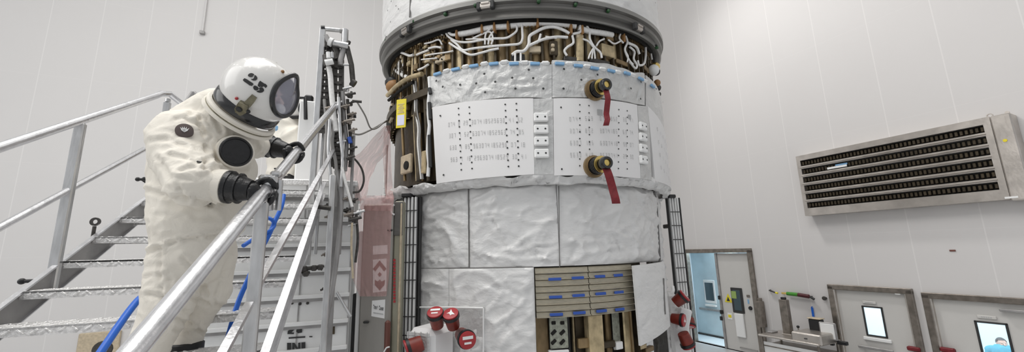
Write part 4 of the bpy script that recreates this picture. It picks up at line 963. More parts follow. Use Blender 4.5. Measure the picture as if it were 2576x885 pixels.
# lower body
zl0 = zsk+.04; zl1 = cyl(1300, 672, RL)[1]; zl2 = .75
def lp(name, cs, sd, amp=.055, sc=1.8, r=RL, **k):
    n_f = max(10, int(abs(V((cs[0][1] if cs[0][0] == 't' else cyl(*cs[0], r)[0], 0)).x-(cs[1][1] if cs[1][0] == 't' else cyl(*cs[1], r)[0]))*r*24))
    mb, f, _ = patch(name, cs, r, 'blanket', amp, sc, .021, sd=sd, folds=n_f, **k); return mb.build('insulation_blanket', 'blanket', craft, ang=75)
lp('l', [('t', -1.75, zl0), ('t', cyl(1179.5, 600, RL)[0], zl0), ('t', cyl(1179.5, 600, RL)[0], zl1), ('t', -1.75, zl1)], 11)
lp('l', [('t', cyl(1181, 600, RL)[0], zl0), ('t', cyl(1405, 600, RL)[0], zl0), ('t', cyl(1405, 600, RL)[0], zl1), ('t', cyl(1181, 600, RL)[0], zl1)], 12.5); lp('l', [('t', cyl(1406.5, 600, RL)[0], zl0), ('t', 1.75, zl0), ('t', 1.75, zl1), ('t', cyl(1406.5, 600, RL)[0], zl1)], 14.2)
seam([(1179, 472), (1181, 672)], RL, .0045); seam([(1405, 468), (1407, 671)], RL, .0045); seam([(1056, 676), (1130, 674), (1230, 673), (1340, 671)], RL, .0045); seam([(1130, 682), (1131, 770)], RL, .006)
z675 = cyl(1200, 675, RL)[1]
RQ = RL+.02
def dn(x, y, r): return cyl(x, y, r)[0]
lp('l', [('t', -1.75, z675), ('t', dn(1129, 680, RQ), z675), ('t', dn(1133, 880, RQ), zl2), ('t', -1.75, zl2)], 15, r=RQ)
lp('l', [('t', dn(1131, 680, RQ), z675), ('t', dn(1343, 680, RQ), z675), ('t', dn(1348, 880, RQ), zl2), ('t', dn(1135, 880, RQ), zl2)], 16.2, r=RQ+.01, thick=.06)
RF = RL+.10
fl0, fl1 = dn(1594, 670, RF), dn(1672, 670, RF) if dn(1672, 670, RF) < 1.3 else 1.2
mb, f, _ = patch('fl', [('t', fl0, cyl(1594, 668, RF)[1]), ('t', min(fl1, 1.15), cyl(1594, 664, RF)[1]), ('t', min(fl1, 1.15), cyl(1600, 846, RF)[1]), ('t', dn(1612, 868, RF), cyl(1612, 870, RF)[1])], RF, 'blanket', .010, 2.4, .03, sd=17, thick=.03); mb.build('hanging_flap', 'blanket', craft, ang=75)
lp('l', [('t', 1.12, z675), ('t', 1.75, z675), ('t', 1.75, zl2), ('t', 1.12, zl2)], 18, r=RL)
cbl([(1645, 482), (1651, 510), (1654, 560), (1657, 610), (1660, 660)], .016, 'seam', 'edge_gap', RL+.01)
cbl([(1668, 700), (1669, 740), (1672, 790)], .016, 'seam', 'edge_gap', RF)
# slatted radiator window and the open bay below it
RW = RL-.02
wl0, wl1 = dn(1347, 720, RW), dn(1596, 720, RW); zw0 = cyl(1345, 678, RW)[1]+.02; zw1 = cyl(1350, 800, RW)[1]
NS = 8; hh = (zw0-zw1)/NS
th_m = dn(1482, 740, RW)
for i in range(NS):
    zc0 = zw0-hh*(i+.5); mb = MB()
    for a0, a1 in ((wl0, th_m-.002), (th_m+.002, wl1-.02)):
        n = 14
        pr_ = [(-.5, 0), (-.5, .03), (-.36, .045), (-.3, .02), (.3, .014), (.4, .02), (.5, 0)]
        mb.grid(lambda u, v: cp(a0+(a1-a0)*u, RW-.01+pr_[int(round(v*6))][1], zc0+pr_[int(round(v*6))][0]*hh*.97), n, 6)
    mb.m = [1 if (k//14) % 6 in (0, 1) else 0 for k in range(len(mb.f))]; mb.build('radiator_slat', ['slat', 'slat_lip'], craft, ang=20)
mb = MB()
mb.grid(lambda u, v: cp(wl0-.05+(wl1-wl0+.1)*u, RW-.03, zw1+(zw0-zw1)*v), 20, 1); mb.build('radiator_backing', 'brown_dark', craft)
for row, (ya, yb) in enumerate(((702, 692), (747, 735), (791, 778))):
    for x, dy in ((1396, 0), (1454, .33), (1510, .7), (1556, 1)):
        x += row*2; y = ya+(yb-ya)*dy; th, z = cyl(x, y, RW+.03); n_ = e0*math.cos(th)+e1*math.sin(th); t_ = V((-n_.y, n_.x, 0)); M = Matrix((t_, n_, UP)).transposed()
        MB().bbox(cp(th, RW+.025, z), (.14 if x < 1500 else .13, .02, .030), M, b=.004).build('blue_tape', 'blue_tape', craft)
# bay interior
zo0 = zw1; zo1 = .8; RI = RL-.30
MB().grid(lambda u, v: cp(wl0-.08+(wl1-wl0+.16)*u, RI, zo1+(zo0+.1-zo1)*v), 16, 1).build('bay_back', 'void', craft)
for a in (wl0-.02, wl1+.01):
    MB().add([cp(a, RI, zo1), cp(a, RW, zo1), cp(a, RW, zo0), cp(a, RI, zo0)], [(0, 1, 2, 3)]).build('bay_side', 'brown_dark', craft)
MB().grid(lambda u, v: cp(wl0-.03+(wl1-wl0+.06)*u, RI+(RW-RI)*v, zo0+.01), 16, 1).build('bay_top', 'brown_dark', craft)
def vb(x, w, rr, m_, name, d=.05, y1=905, y0=800):
    th, z1_ = cyl(x, y0, rr); n_ = e0*math.cos(th)+e1*math.sin(th); t_ = V((-n_.y, n_.x, 0)); M = Matrix((t_, n_, UP)).transposed(); zb_ = cyl(x, y1, rr)[1]; zt__ = zo0
    return MB().bbox(cp(th, rr, (zt__+zb_)/2), (w, d, zt__-zb_), M, b=.012).build(name, m_, craft)
vb(1361, .15, RI+.10, 'gold', 'bay_board'); vb(1455, .13, RI+.08, 'brown_dark', 'bay_board'); vb(1492, .18, RI+.2, 'gold_light', 'bay_beam', .12); vb(1527, .08, RI+.1, 'gold', 'bay_board'); vb(1440, .02, RI+.16, 'gold_light', 'bay_rod'); vb(1428, .03, RI+.2, 'black', 'bay_rod')
vb(1404, .20, RI+.22, 'pattern', 'perforated_plate', .02, 876); vb(1548, .11, RI+.16, 'pattern', 'perforated_plate', .02, 880); vb(1574, .10, RI+.22, 'gold_light', 'bay_board', .03); vb(1585, .03, RI+.24, 'gold', 'bay_rod')
for i in range(3):
    for s_ in (-1, 1):
        th, z = cyl(1404+s_*11, 812+i*24, RI+.24); n_ = e0*math.cos(th)+e1*math.sin(th); t_ = V((-n_.y, n_.x, 0)); M = Matrix((t_, n_, UP)).transposed() @ Matrix.Rotation(R(-40*(i > 0)), 3, 'Y'); MB().bbox(cp(th, RI+.234, z), (.045+.02*(i > 0), .012, .035), M, b=.008).build('plate_hole', 'void', craft)

for x, y, w, h, m_ in ((1470, 862, .16, .10, 'gold'), (1555, 868, .10, .08, 'white'), (1530, 865, .16, .07, 'brown_dark'), (1610, 872, .2, .05, 'gold_light'), (1630, 878, .2, .06, 'gold'), (1405, 884, .22, .04, 'white')): blk(x, y, w, h, .06, m_, 'bay_fitting', RI+.2)
# support stand under the body
mb = MB(); mb.lathe((AX.x, AX.y, 0), (0, 0, 1), [(1.5, .0), (2.0, .0), (2.0, .12), (1.75, .2), (1.75, .5), (2.0, .55), (2.0, .75), (0, .75)], 64)
tag(mb.build('integration_stand', 'alu_dark'), 'grey ring stand carrying the spacecraft', 'stand')

# folded solar array packs standing off both sides
def pack(name, label, thc, r0, wid, z0, z1, lean=0, face=None):
    n_ = e0*math.cos(thc)+e1*math.sin(thc); t_ = V((-n_.y, n_.x, 0)); t_ = t_ if t_.dot(e1) > 0 else -t_
    r = root(name, cp(thc, r0, z0), label, 'solar array')
    if face: n_ = V((math.sin(face), -math.cos(face), 0)); t_ = V((math.cos(face), math.sin(face), 0))
    tl = (UP+n_*lean).normalized(); base = cp(thc, r0, z0); L = (z1-z0)/tl.z
    M = Matrix((t_, n_, tl)).transposed()
    for i in range(4):
        o_ = (i-1.5)*wid/4*1.05; MB().bbox(base+t_*o_+tl*L/2, (wid/4*.55, .10, L), M, b=.008).build('folded_panel', 'enclosure', r)
        MB().bbox(base+t_*(o_+wid/8)+tl*L/2-n_*.02, (wid/4*.25, .08, L), M, b=.004).build('panel_edge', 'ink_dark', r)
    MB().bbox(base-t_*(wid/2+.012)+tl*L/2, (.014, .05, L+.01), M, b=.008).build('end_rail', 'ink_dark', r)
    MB().bbox(base+t_*(wid/2+.030)+tl*L/2, (.022, .06, L+.01), M, b=.008).build('end_rail', 'ink_dark', r)
    for i in range(int(L/.2)):
        MB().bbox(base+tl*(.1+i*.2)+n_*.055, (wid+.02, .012, .010), M, b=.003).build('wire_tie', 'ink_dark', r)
    MB().bbox(base-t_*wid*.25+tl*(L+.02), (wid*.7, .16, .05), M, b=.01).build('top_bracket', 'black', r)
    for i in range(3): MB().bbox(base-n_*.12+tl*L*(.1+.38*i), (.05, .24, .06), M, b=.01).build('mount', 'dark_metal', r)
    return r
thA, zA = cyl(1030, 600, RL+.16)
pack('solar_array', 'folded solar array pack with white layers beside the pink-covered grey panel', thA, RL+.14, .17, 1.0, cyl(1032, 497, RL+.14)[1], face=-.15)
thB = 1.36; zB = cyl(1690, 494, RL+.28)[1]
pB = at(1690, 498, 5.9); pB2 = at(1716, 742, 5.9)
qx = (pB-AX); thB = math.atan2(qx.dot(e1), qx.dot(e0)); rB = V((qx.x, qx.y)).length
pack('solar_array', 'dark-edged folded solar array pack on the right side of the spacecraft', thB, rB, .17, 1.0, pB.z, face=.30)

# grey protective panel with signs on the left
GY = 4.45
gp = root('protective_panel', at(950, 870, GY), 'tall grey equipment panel with danger sign, half wrapped in pink film, left of the spacecraft', 'panel')
gx0, gx1, gx2 = at(908, 700, GY), at(985, 700, GY), at(1016, 700, GY+.10)
gn = V((gx1.y-gx0.y, -(gx1.x-gx0.x), 0))
X0, X1 = at(906, 700, GY).x, at(984, 700, GY).x; zT = at(950, 512, GY).z; ZB = .4
X2 = at(1016, 700, GY+.12).x
MB().bbox(((X0+X1)/2, GY+.06, (zT+ZB)/2), (X1-X0, .12, zT-ZB), b=.02).build('front_panel', 'panel_grey', gp)
MB().bbox(((X1+X2)/2, GY+.09, (zT+ZB)/2+.03), (X2-X1, .10, zT-ZB), b=.015).build('side_panel', 'panel_green', gp)
MB().bbox(((X1+X2)/2+.0, GY+.035, zT-.17), ((X2-X1)*.95, .012, .38), b=.01).build('dark_plate', 'ring', gp)
MB().bbox((X0-.03, GY+.1, (zT+ZB)/2-.1), (.055, .10, zT-ZB-.4), b=.01).build('white_edge', 'white', gp)
MB().bbox((X0-.085, GY+.12, (at(890, 740, GY).z+ZB)/2), (.035, .10, at(890, 740, GY).z-ZB), b=.01).build('dark_edge', 'ink_dark', gp)
MB().bbox((X2-.02, GY+.04, (zT+ZB)/2), (.02, .05, zT-ZB), b=.006).build('edge_trim', 'tan', gp)
def pp(x, y): return at(x, y, GY-.006)
def pq(name, pts, m_, dy=0, par=gp): return MB().prism([at(x, y, GY-.004-dy) for x, y in pts], (0, .004, 0)).build(name, m_, par, smooth=False)
pq('danger_sign', [(938, 653), (972, 650), (972, 732), (938, 736)], 'white')
pq('danger_arrow', [(955, 655), (972, 676), (966, 682), (955, 668), (944, 682), (938, 676)], 'brown_cuff', .004)
pq('danger_symbol', [(955, 684), (960, 690), (955, 696), (950, 690)], 'brown_cuff', .004)
pq('danger_arrow', [(943, 704), (950, 708), (955, 703), (960, 708), (968, 704), (967, 716), (955, 730), (943, 716)], 'brown_cuff', .004)
pq('blank_label', [(938, 618), (974, 616), (975, 638), (938, 640)], 'white')
nt_ = pq('notice_sheet', [(936, 756), (969, 753), (967, 801), (934, 795)], 'white')
def letters(word, x0, y0, x1, y1, h, m_, name, par, dy=.006):
    mb = MB()
    SEG = {'T': [(0, .8, 1, 1), (.4, 0, .6, .8)], 'e': [(0, 0, .25, .7), (0, .55, 1, .75), (.75, .35, 1, .75), (0, .3, 1, .45), (0, 0, 1, .15)], 's': [(0, .5, 1, .65), (0, .3, .25, .65), (0, .28, 1, .4), (.75, 0, 1, .4), (0, 0, 1, .14)], 't': [(.35, 0, .6, 1), (0, .55, 1, .7)], 'C': [(0, 0, .22, 1), (0, .8, 1, 1), (0, 0, 1, .2)], 'a': [(.75, 0, 1, .7), (0, .55, 1, .7), (0, 0, .25, .4), (0, .28, 1, .4), (0, 0, 1, .14)], 's_': []}
    n = len(word)
    for i, ch in enumerate(word):
        for a, b, c, d in SEG.get(ch, []):
            f0 = (i+a*.8)/n; f1 = (i+c*.8)/n; P = []
            for fx, fy in ((f0, b), (f1, b), (f1, d), (f0, d)): P.append(at(x0+(x1-x0)*fx, y0+(y1-y0)*fx-h*fy, GY-dy))
            mb.add(P, [(0, 1, 2, 3)])
    return mb.build(name, m_, par, smooth=False)
letters('Test Case', 939, 776, 965, 781, 10, 'ink_dark', 'notice_print', nt_, .010)
pq('notice_line', [(939, 785), (964, 789), (964, 791), (939, 787)], 'ink', .004, nt_)
# red remove stripe
mb = MB()
for i in range(14): mb.add([at(989+(i % 2), 651+i*8, GY+.03), at(995, 651+i*8, GY+.03), at(995, 657+i*8, GY+.03), at(989, 657+i*8, GY+.03)], [(0, 3, 2, 1)])
mb.build('red_print', 'red_face', gp, smooth=False)
MB().bbox(at(981, 579, GY-.02), (.06, .03, .025), b=.008).build('latch', 'ink_dark', gp); MB().bbox(at(921, 810, GY-.02), (.06, .03, .025), b=.008).build('latch', 'ink_dark', gp)
MB().tube(catm([at(992, 515, GY), at(985, 520, GY), at(985, 535, GY), at(992, 540, GY)]), .010, 8).build('hook', 'white', gp)
MB().bbox(at(974, 858, GY-.02), (.06, .05, .42), b=.02).build('red_handle', 'brown_cuff', gp); MB().tube(catm([at(966, 885, GY-.05), at(972, 875, GY-.05), at(980, 872, GY-.05)]), .008, 6).build('handle_tie', 'white', gp)

# pink protective film
film = root('pink_film', at(940, 500, GY-.05), 'translucent pink plastic film draped over the grey panel and hanging from the opening', 'plastic film')
def sheet(rows, name, amp=.03, nu=26, nv=30, sd=0):
    # rows: list of (x_left, x_right, y, Y_left, Y_right)
    def f(u, v):
        k = v*(len(rows)-1); i = min(int(k), len(rows)-2); t = k-i; a, b = rows[i], rows[i+1]
        q = [a[j]*(1-t)+b[j]*t for j in range(5)]; x = q[0]*(1-u)+q[1]*u; Y = q[3]*(1-u)+q[4]*u
        p = at(x, q[2], Y); w = noise.noise(V((u*5+v*2, v*2.5, sd)))+.5*noise.noise(V((u*13, v*6, sd+3)))
        return p+V((0, -abs(w)*amp, 0))
    o = MB().grid(f, nu, nv).build(name, 'pink_bag', film, ang=180); return o
sheet([(922, 992, 498, GY-.03, GY-.02), (908, 990, 516, GY-.05, GY-.03), (900, 985, 560, GY-.04, GY-.03), (893, 982, 640, GY-.03, GY-.03), (888, 978, 705, GY-.03, GY-.03), (905, 972, 745, GY-.02, GY-.02)], 'wrap', .025)
sheet([(918, 992, 492, GY-.07, GY-.04), (906, 992, 505, GY-.10, GY-.06), (905, 985, 530, GY-.05, GY-.04)], 'bunched_top', .06, 30, 8, 5)
sheet([(970, 984, 318, 5.2, 5.3), (945, 984, 345, 5.0, 5.3), (905, 975, 385, 4.7, 5.2), (872, 950, 410, 4.5, 5.0), (868, 935, 445, 4.4, 4.8), (872, 925, 485, 4.4, 4.6), (876, 918, 505, 4.45, 4.5)], 'hanging_sheet', .10, 30, 30, 9)
sheet([(966, 982, 330, 5.3, 5.35), (964, 984, 400, 5.3, 5.35), (968, 988, 470, 5.2, 5.3), (972, 990, 500, 4.6, 4.6)], 'hanging_strip', .03, 8, 20, 13)

# bulkhead edge to the left of the opening
MB().tube([cp(-1.42, RM, zbb+(zbl_t-zbb)*.68*k/8) for k in range(9)], .03, 8).build('opening_edge', 'blanket', craft)

# thruster pods and their red covers
def redcap(p0, d, r, L, label, nm='thruster_cover', mark=0, grp=None):
    d = V(d).normalized(); o = root(nm, p0, label, 'thruster cover')
    MB().lathe(p0, d, [(0, 0), (r*.78, 0), (r*.82, L*.1), (r*.95, L*.75), (r*.97, L*.76)], 24).build('sleeve', 'red_cap', o)
    MB().lathe(p0, d, [(r*.9, L*.70), (r*1.08, L*.71), (r*1.10, L*.88), (r*.95, L*.89)], 24).build('rim', 'black', o)
    MB().lathe(p0, d, [(r*.95, L*.85), (r*1.0, L*.99), (r*.93, L), (0, L)], 24).build('end_face', 'red_face', o)
    a, b, _ = basis(d); c = p0+d*(L+.003)
    if a.z < 0: pass
    # marks: two strokes, or an arrow
    hz = (V((1, 0, 0))-d*d.x).normalized(); vt = d.cross(hz); vt = vt if vt.z > 0 else -vt
    mb = MB()
    def q(x0, y0, x1, y1): mb.add([c+hz*x0*r+vt*y0*r, c+hz*x1*r+vt*y0*r, c+hz*x1*r+vt*y1*r, c+hz*x0*r+vt*y1*r], [(0, 1, 2, 3)])
    if mark: mb.poly([c+hz*x*r+vt*y*r for x, y in ((.0, .7), (.22, .15), (.62, -.35), (.25, -.3), (.05, -.45), (-.15, -.1), (-.5, -.05), (-.1, .2))])
    else: q(-.62, .12, .62, .48); q(-.42, -.42, .42, -.18)
    mb.build('end_mark', 'white', o, smooth=False)
    return o
RT = RL+.06
def pod(name, px_, label, boxes):
    r = root(name, cp(*((lambda t: (t[0], RT, t[1]))(cyl(*px_, RT)))), label, 'thruster pod'); return r
thp, zp = cyl(1105, 840, RT)
podL = root('thruster_pod', cp(thp, RT, zp), 'white wrapped thruster pod on the lower left of the spacecraft', 'thruster pod')
mb, f, _ = patch('clothsq', [(1046, 772), (1218, 773), (1218, 900), (1046, 900)], RL+.055, 'blanket', .012, 3.5, .03, sd=21, thick=.03); mb.build('cover_cloth', 'blanket_grey', podL, ang=75)
seam([(1046, 772), (1130, 772), (1216, 774)], RL+.07, .010, 'cloth_hem', 'white', par=podL); seam([(1217, 775), (1217, 884)], RL+.07, .009, 'cloth_hem', 'white', par=podL)
thp = thp+.035; c = cp(thp, RT+.22, zp-.17); n_ = (e0*math.cos(thp)+e1*math.sin(thp)); t_ = V((-n_.y, n_.x, 0)); M = Matrix((t_, n_, UP)).transposed()
mb = MB(); mb.bbox(c, (.34, .40, .60), M, b=.06); pb = mb.build('pod_body', 'panel_white', podL)
MB().bbox(c+n_*.205, (.29, .012, .54), M, b=.01).build('grid_quilt', 'blanket_grey', podL)
mb = MB()
for i in range(5): mb.box(c+n_*.213+UP*(-.24+i*.12), (.29, .004, .005), M)
for i in range(4): mb.box(c+n_*.213+t_*(-.12+i*.08), (.005, .004, .56), M)
mb.build('quilt_lines', 'ink', podL)
def capx(x, y, x2, y2, Y, dY, r, label, mark=0):
    p0 = at(x2, y2, Y+dY); p1 = at(x, y, Y); return redcap(p0, p1-p0, r, (p1-p0).length, label, mark=mark)
YP = 4.12
capx(1094, 783, 1101, 820, YP, .10, .078, 'red thruster cover with two white bars, upper left of the left-hand pod')
capx(1133, 787, 1141, 822, YP, .10, .078, 'red thruster cover with a white arrow, upper right of the left-hand pod', 1)
capx(1177, 856, 1160, 840, YP-.02, .22, .085, 'dark red thruster cover pointing right, right side of the left-hand pod')
capx(1020, 880, 1062, 862, YP-.05, .06, .092, 'red thruster cover pointing down left, at the bottom edge beside the solar array')
# right pod
YR = 5.35
c = at(1712, 815, YR+.22); podR = root('thruster_pod', c, 'white bracketed thruster pod on the lower right flank of the spacecraft', 'thruster pod')
MB().bbox(at(1700, 850, YR+.35), (.26, .40, .75), b=.04).build('pod_body', 'blanket', podR)
MB().bbox(at(1716, 803, YR+.2), (.17, .14, .30), Matrix.Rotation(R(18), 3, 'Y'), b=.02).build('bracket_plate', 'white', podR)
MB().bbox(at(1680, 820, YR+.45), (.16, .5, .95), b=.05).build('pod_root', 'blanket', podR)
MB().tube(catm([at(1672, 735, YR+.3), at(1684, 742, YR+.25), at(1693, 732, YR+.25), at(1692, 720, YR+.3)]), .022, 8).build('cloth_fold', 'white', podR)
capx(1724, 742, 1698, 762, YR, .06, .085, 'red thruster cover with white bars pointing up, topmost on the right-hand pod')
capx(1722, 806, 1690, 800, YR-.02, .10, .078, 'red thruster cover with white mark in the middle of the right-hand pod', 1)
capx(1733, 872, 1718, 838, YR+.0, -.02, .085, 'red thruster cover pointing down, lowest on the right-hand pod')
capx(1736, 822, 1735, 800, YR+.3, .05, .07, 'dark red thruster cover half hidden behind the right-hand pod bracket')

# umbilical couplings with red streamers
def coupling(bx, by, tx, ty, label, strm, lab2):
    th, z = cyl(bx-6, by+3, RM); p0 = cp(th, RM+.01, z); n_ = (e0*math.cos(th)+e1*math.sin(th))
    # solve the tip's depth so that the coupling points outwards
    best = min((abs(((at(tx, ty, Y)-p0).normalized()-n_).length), Y) for Y in [3.2+.01*i for i in range(120)]); tip = at(tx, ty, best[1]); d = (tip-p0).normalized(); L = (tip-p0).length
    L = min(L, .5); tip = p0+d*L
    o = root('umbilical_coupling', p0, label, 'coupling')
    MB().lathe(p0, d, [(.125, 0), (.125, .03), (.10, .035), (.10, .06)], 28, m=0).build('base_flange', 'gold', o)
    pr2 = [(.088, L*.0), (.088, L*.55)]
    prof = []
    for i in range(5): a_ = L*(.12+.09*i); prof += [(.084, a_), (.094, a_+.004), (.094, a_+L*.05), (.084, a_+L*.054)]
    MB().lathe(p0, d, [(.06, .03)]+prof+[(.085, L*.60), (.05, L*.62)], 28).build('ribbed_barrel', 'black_gloss', o)
    MB().lathe(p0, d, [(.088, L*.585), (.092, L*.59), (.092, L*.61), (.06, L*.62)], 28).build('gold_band', 'gold_bright', o)
    MB().lathe(p0, d, [(.050, L*.55), (.052, L*.72), (.066, L*.74), (.070, L*.80), (.070, L*.94), (.062, L*1.0), (.040, L*1.0), (.036, L*.95)], 28).build('nose', 'black_gloss', o)
    MB().lathe(p0, d, [(.037, L*.93), (.034, L*.95), (.02, L*.96), (0, L*.965)], 20).build('gold_insert', 'gold_bright', o)
    s = strm; q0 = tip-d*L*.12+V((0, 0, -.06)); P = [q0]+[at(x, y, q0.y-.01) for x, y in s[1:]]; w = s[0]
    def f(u, v):
        k = v*(len(P)-1); i = min(int(k), len(P)-2); t = k-i; p = P[i]*(1-t)+P[i+1]*t; return p+V(((u-.5)*w, -.010*math.sin(v*9), 0))
    mb = MB(); mb.grid(f, 3, 24); nb = len(mb.v); mb.grid(lambda u, v: f(1-u, v)+V((0, .004, 0)), 3, 24)
    tag(mb.build('hanging_streamer', 'red_tag'), lab2, 'streamer')
coupling(1498, 226, 1528, 211, 'black and gold ribbed coupling on the quilted band, upper of two', (.062, (1529, 250), (1526, 285), (1528, 300), (1524, 316)), 'short wavy dark red streamer hanging from the upper coupling')
coupling(1497, 417, 1529, 408, 'black and gold ribbed coupling below the marked board, lower of two', (.085, (1541, 470), (1550, 512)), 'broad straight dark red streamer hanging from the lower coupling')
# yellow tag in the side bay
t = root('yellow_tag', cp(cyl(1010, 285, RM+.02)[0], RM+.02, cyl(1010, 320, RM+.02)[1]), 'yellow hanging tag with a pale label in the open side bay', 'tag')
th, z0 = cyl(1012, 250, RM+.02); z1 = cyl(1012, 321, RM+.02)[1]; n_ = (e0*math.cos(th)+e1*math.sin(th)); n_ = (n_*.5+V((0, -1, 0))).normalized(); t_ = V((-n_.y, n_.x, 0)); M = Matrix((t_, n_, UP)).transposed(); c = cp(th, RM+.03, (z0+z1)/2)
MB().bbox(c, (.14, .010, z0-z1), M, b=.004).build('tag_plate', 'yellow', t)
MB().bbox(c+n_*.007+UP*(-(z0-z1)*.24), (.10, .004, (z0-z1)*.36), M, b=.002).build('pale_label', 'lilac', t)
mb = MB()
for i in range(7): mb.box(c+n_*.007+UP*((z0-z1)*(.02+.05*i)), (.09-.02*(i % 3), .004, .008), M)
mb.build('tag_print', 'tan', t)
MB().tube([c+UP*(z0-z1)/2, c+UP*((z0-z1)/2+.06)-n_*.05], .006, 6).build('tag_string', 'ink_dark', t)
# ------------------------------------------------------------------ people in protective suits
def skin_mesh(mb, voxel, smooth=6, disp=None):
    me = bpy.data.meshes.new('tmp'); me.from_pydata(mb.v, [], mb.f); o = bpy.data.objects.new('tmp', me); C.objects.link(o)
    a = o.modifiers.new('r', 'REMESH'); a.mode = 'VOXEL'; a.voxel_size = voxel; a.use_smooth_shade = True
    b = o.modifiers.new('s', 'SMOOTH'); b.factor = .5; b.iterations = smooth
    dg = bpy.context.evaluated_depsgraph_get(); dg.update()
    m2 = bpy.data.meshes.new_from_object(o.evaluated_get(dg)); bpy.data.objects.remove(o)
    m2.update()
    if disp:
        vn = [v.normal.copy() for v in m2.vertices]
        for v, n_ in zip(m2.vertices, vn): v.co = v.co+n_*disp(v.co, n_)
    m2.polygons.foreach_set('use_smooth', [True]*len(m2.polygons)); m2.update(); return m2
def mobj(me, name, m_, parent=None):
    me.materials.clear(); me.materials.append(MT[m_]); me.name = name
    o = bpy.data.objects.new(name, me); C.objects.link(o)
    if parent is not None: o.parent = parent; o.matrix_parent_inverse = parent.matrix_world.inverted()
    return o
_lf = ray(640, 300).normalized(); _lr = _lf.cross(up).normalized(); _lu = _lr.cross(_lf).normalized()
def cdir(x, y, z): return (_lr*x+_lu*y-_lf*z).normalized()      # right, up and towards the camera as seen at the near person
def creases(lines):
    L = [([V(q).to_2d() for q in pts], dep, wd_) for pts, dep, wd_ in lines]
    def f(co, n_):
        if n_.dot(CAM-co) < 0: return 0
        x, y = pix(co); p = V((x, y)); r = 0
        for pts, dep, w in L:
            for i in range(len(pts)-1):
                a, b = pts[i], pts[i+1]; ab = b-a; t = max(0, min(1, (p-a).dot(ab)/ab.length_squared)); q = p-a-ab*t; d = q.length
                if d < w*4:
                    sd = (ab.x*q.y-ab.y*q.x)
                    r += -dep*math.exp(-(d/w)**2)+dep*.8*math.exp(-((d-w*1.9)/w)**2)*(1 if sd < 0 else .3)
                    break
        return r
    return f
def glove(parent, wrist, hand, rax, rail_c, side, rr=.029, m_='rubber', rad=.058, flare=.070, cuff_from=None, down=1):
    """gauntlet from cuff to wrist, palm and four fingers closing round a rail of axis rax through rail_c"""
    mb = MB(); d = (V(hand)-V(wrist)).normalized()
    cf = V(cuff_from)
    ct = catm([cf, cf.lerp(V(wrist), .5), V(wrist)], 4)
    n = len(ct); rs = [flare-(flare-rad*.72)*(i/(n-1))**1.2 for i in range(n)]
    g = MB(); a_, b_, dd = basis(ct[1]-ct[0])
    g.tube(ct, rs, 20); g.tube([ct[0]-dd*.004, ct[0]+dd*.014], flare+.004, 20); g.tube([ct[0]+dd*.045, ct[0]+dd*.052], flare*.985, 20)
    co = g.build('gauntlet_cuff', m_, parent, ang=60)
    rax = V(rax).normalized(); c = V(rail_c); w = V(wrist)
    toW = (w-c); toW = (toW-rax*toW.dot(rax)).normalized()       # radial direction from rail to the wrist
    # upward radial component and its partner
    s_ = rax.cross(toW)*side
    R0 = rr+.013
    mb.cap(w, rad*.62, c+toW*(R0+.022), .034, 14)
    for i in range(4):
        o_ = c+rax*((i-1.5)*.0235); k = [.94, 1.0, .97, .86][i]; arc = []
        # knuckle starts over the palm, wraps around the rail
        for j in range(9):
            a = -10+j*27*k; aa = R(a); arc.append(o_+(toW*math.cos(aa)+s_*math.sin(aa))*(R0+.004+.012*max(0, 1-j/3)))
        mb.tube(arc, [.0145, .0145, .014, .0135, .0135, .013, .0125, .012, .0105], 10)
        mb.ball(arc[0], .0150); mb.ball(arc[-1], .0105); mb.ball(arc[3], .0150)
        mb.cap(w.lerp(o_+toW*(R0+.012), .45), .020, arc[0], .0155, 10)
    th = [w.lerp(c+toW*R0, .55)+rax*.03, c-rax*(.056*-1)+toW*(R0+.016), c+rax*.060-s_*(R0+.006)+toW*.01, c+rax*.052-s_*(R0*.6)-toW*(R0*.8)]
    mb.tube(catm(th, 4), [.018]*5+[.0155]*4+[.014]*3+[.012], 10); mb.ball(th[-1], .012)
    me = skin_mesh(mb, .0045, 2); return mobj(me, 'glove_hand', m_, parent)

# near person: white suit number 25, leaning over the handrail
BY = 2.02
p1 = root('person', at(420, 960, 2.05), 'person in white full pressure suit and helmet numbered 25, leaning over the stair handrail', 'person')
rA = FS @ onU(664, 486, st(1.246, -1).x); rB = FS @ onU(742, 386, st(1.268, -.5).x)
rax = (FS.to_3x3() @ V((0.02, 1, SL))).normalized()
wrR = at(632, 478, rA.y-.03); cuffR = at(575, 470, rA.y-.05)
wrL = at(722, 379, rB.y-.02); cuffL = at(674, 367, rB.y-.03)
mb = MB()
T = lambda x, y, Y=BY: at(x, y, Y)
sc_ = 2.1/1000
def PX(n, Y=BY): return n*Y*1.02/1000
mb.cap(T(578, 300, 2.05), PX(62), T(545, 365, 2.06), PX(88)); mb.cap(T(545, 365, 2.06), PX(84), T(508, 460), PX(94)); mb.cap(T(508, 460), PX(94), T(494, 560), PX(94))
mb.cap(T(500, 330, 2.06), PX(74), T(456, 362, 2.02), PX(66)); mb.cap(T(456, 362, 2.02), PX(66), T(470, 470, 2.05), PX(80)); mb.cap(T(470, 470, 2.05), PX(80), T(484, 560), PX(88))
mb.cap(T(545, 278, 2.06), PX(60), T(470, 330, 2.04), PX(60))
mb.cap(T(600, 420, 2.10), PX(44), T(560, 560, 2.06), PX(52))
mb.cap(T(486, 560), PX(88), T(487, 640), PX(82)); mb.cap(T(492, 600), PX(82), T(500, 650, 2.08), PX(80))
# shoulder, upper arm, forearm (near arm)
mb.cap(T(455, 345, 1.93), PX(66), T(452, 392, 1.88), PX(60)); mb.cap(T(452, 392, 1.88), PX(60), T(490, 462, 1.80), PX(52)); mb.cap(T(490, 462, 1.80), PX(50), cuffR-(wrR-cuffR).normalized()*.062, PX(36))
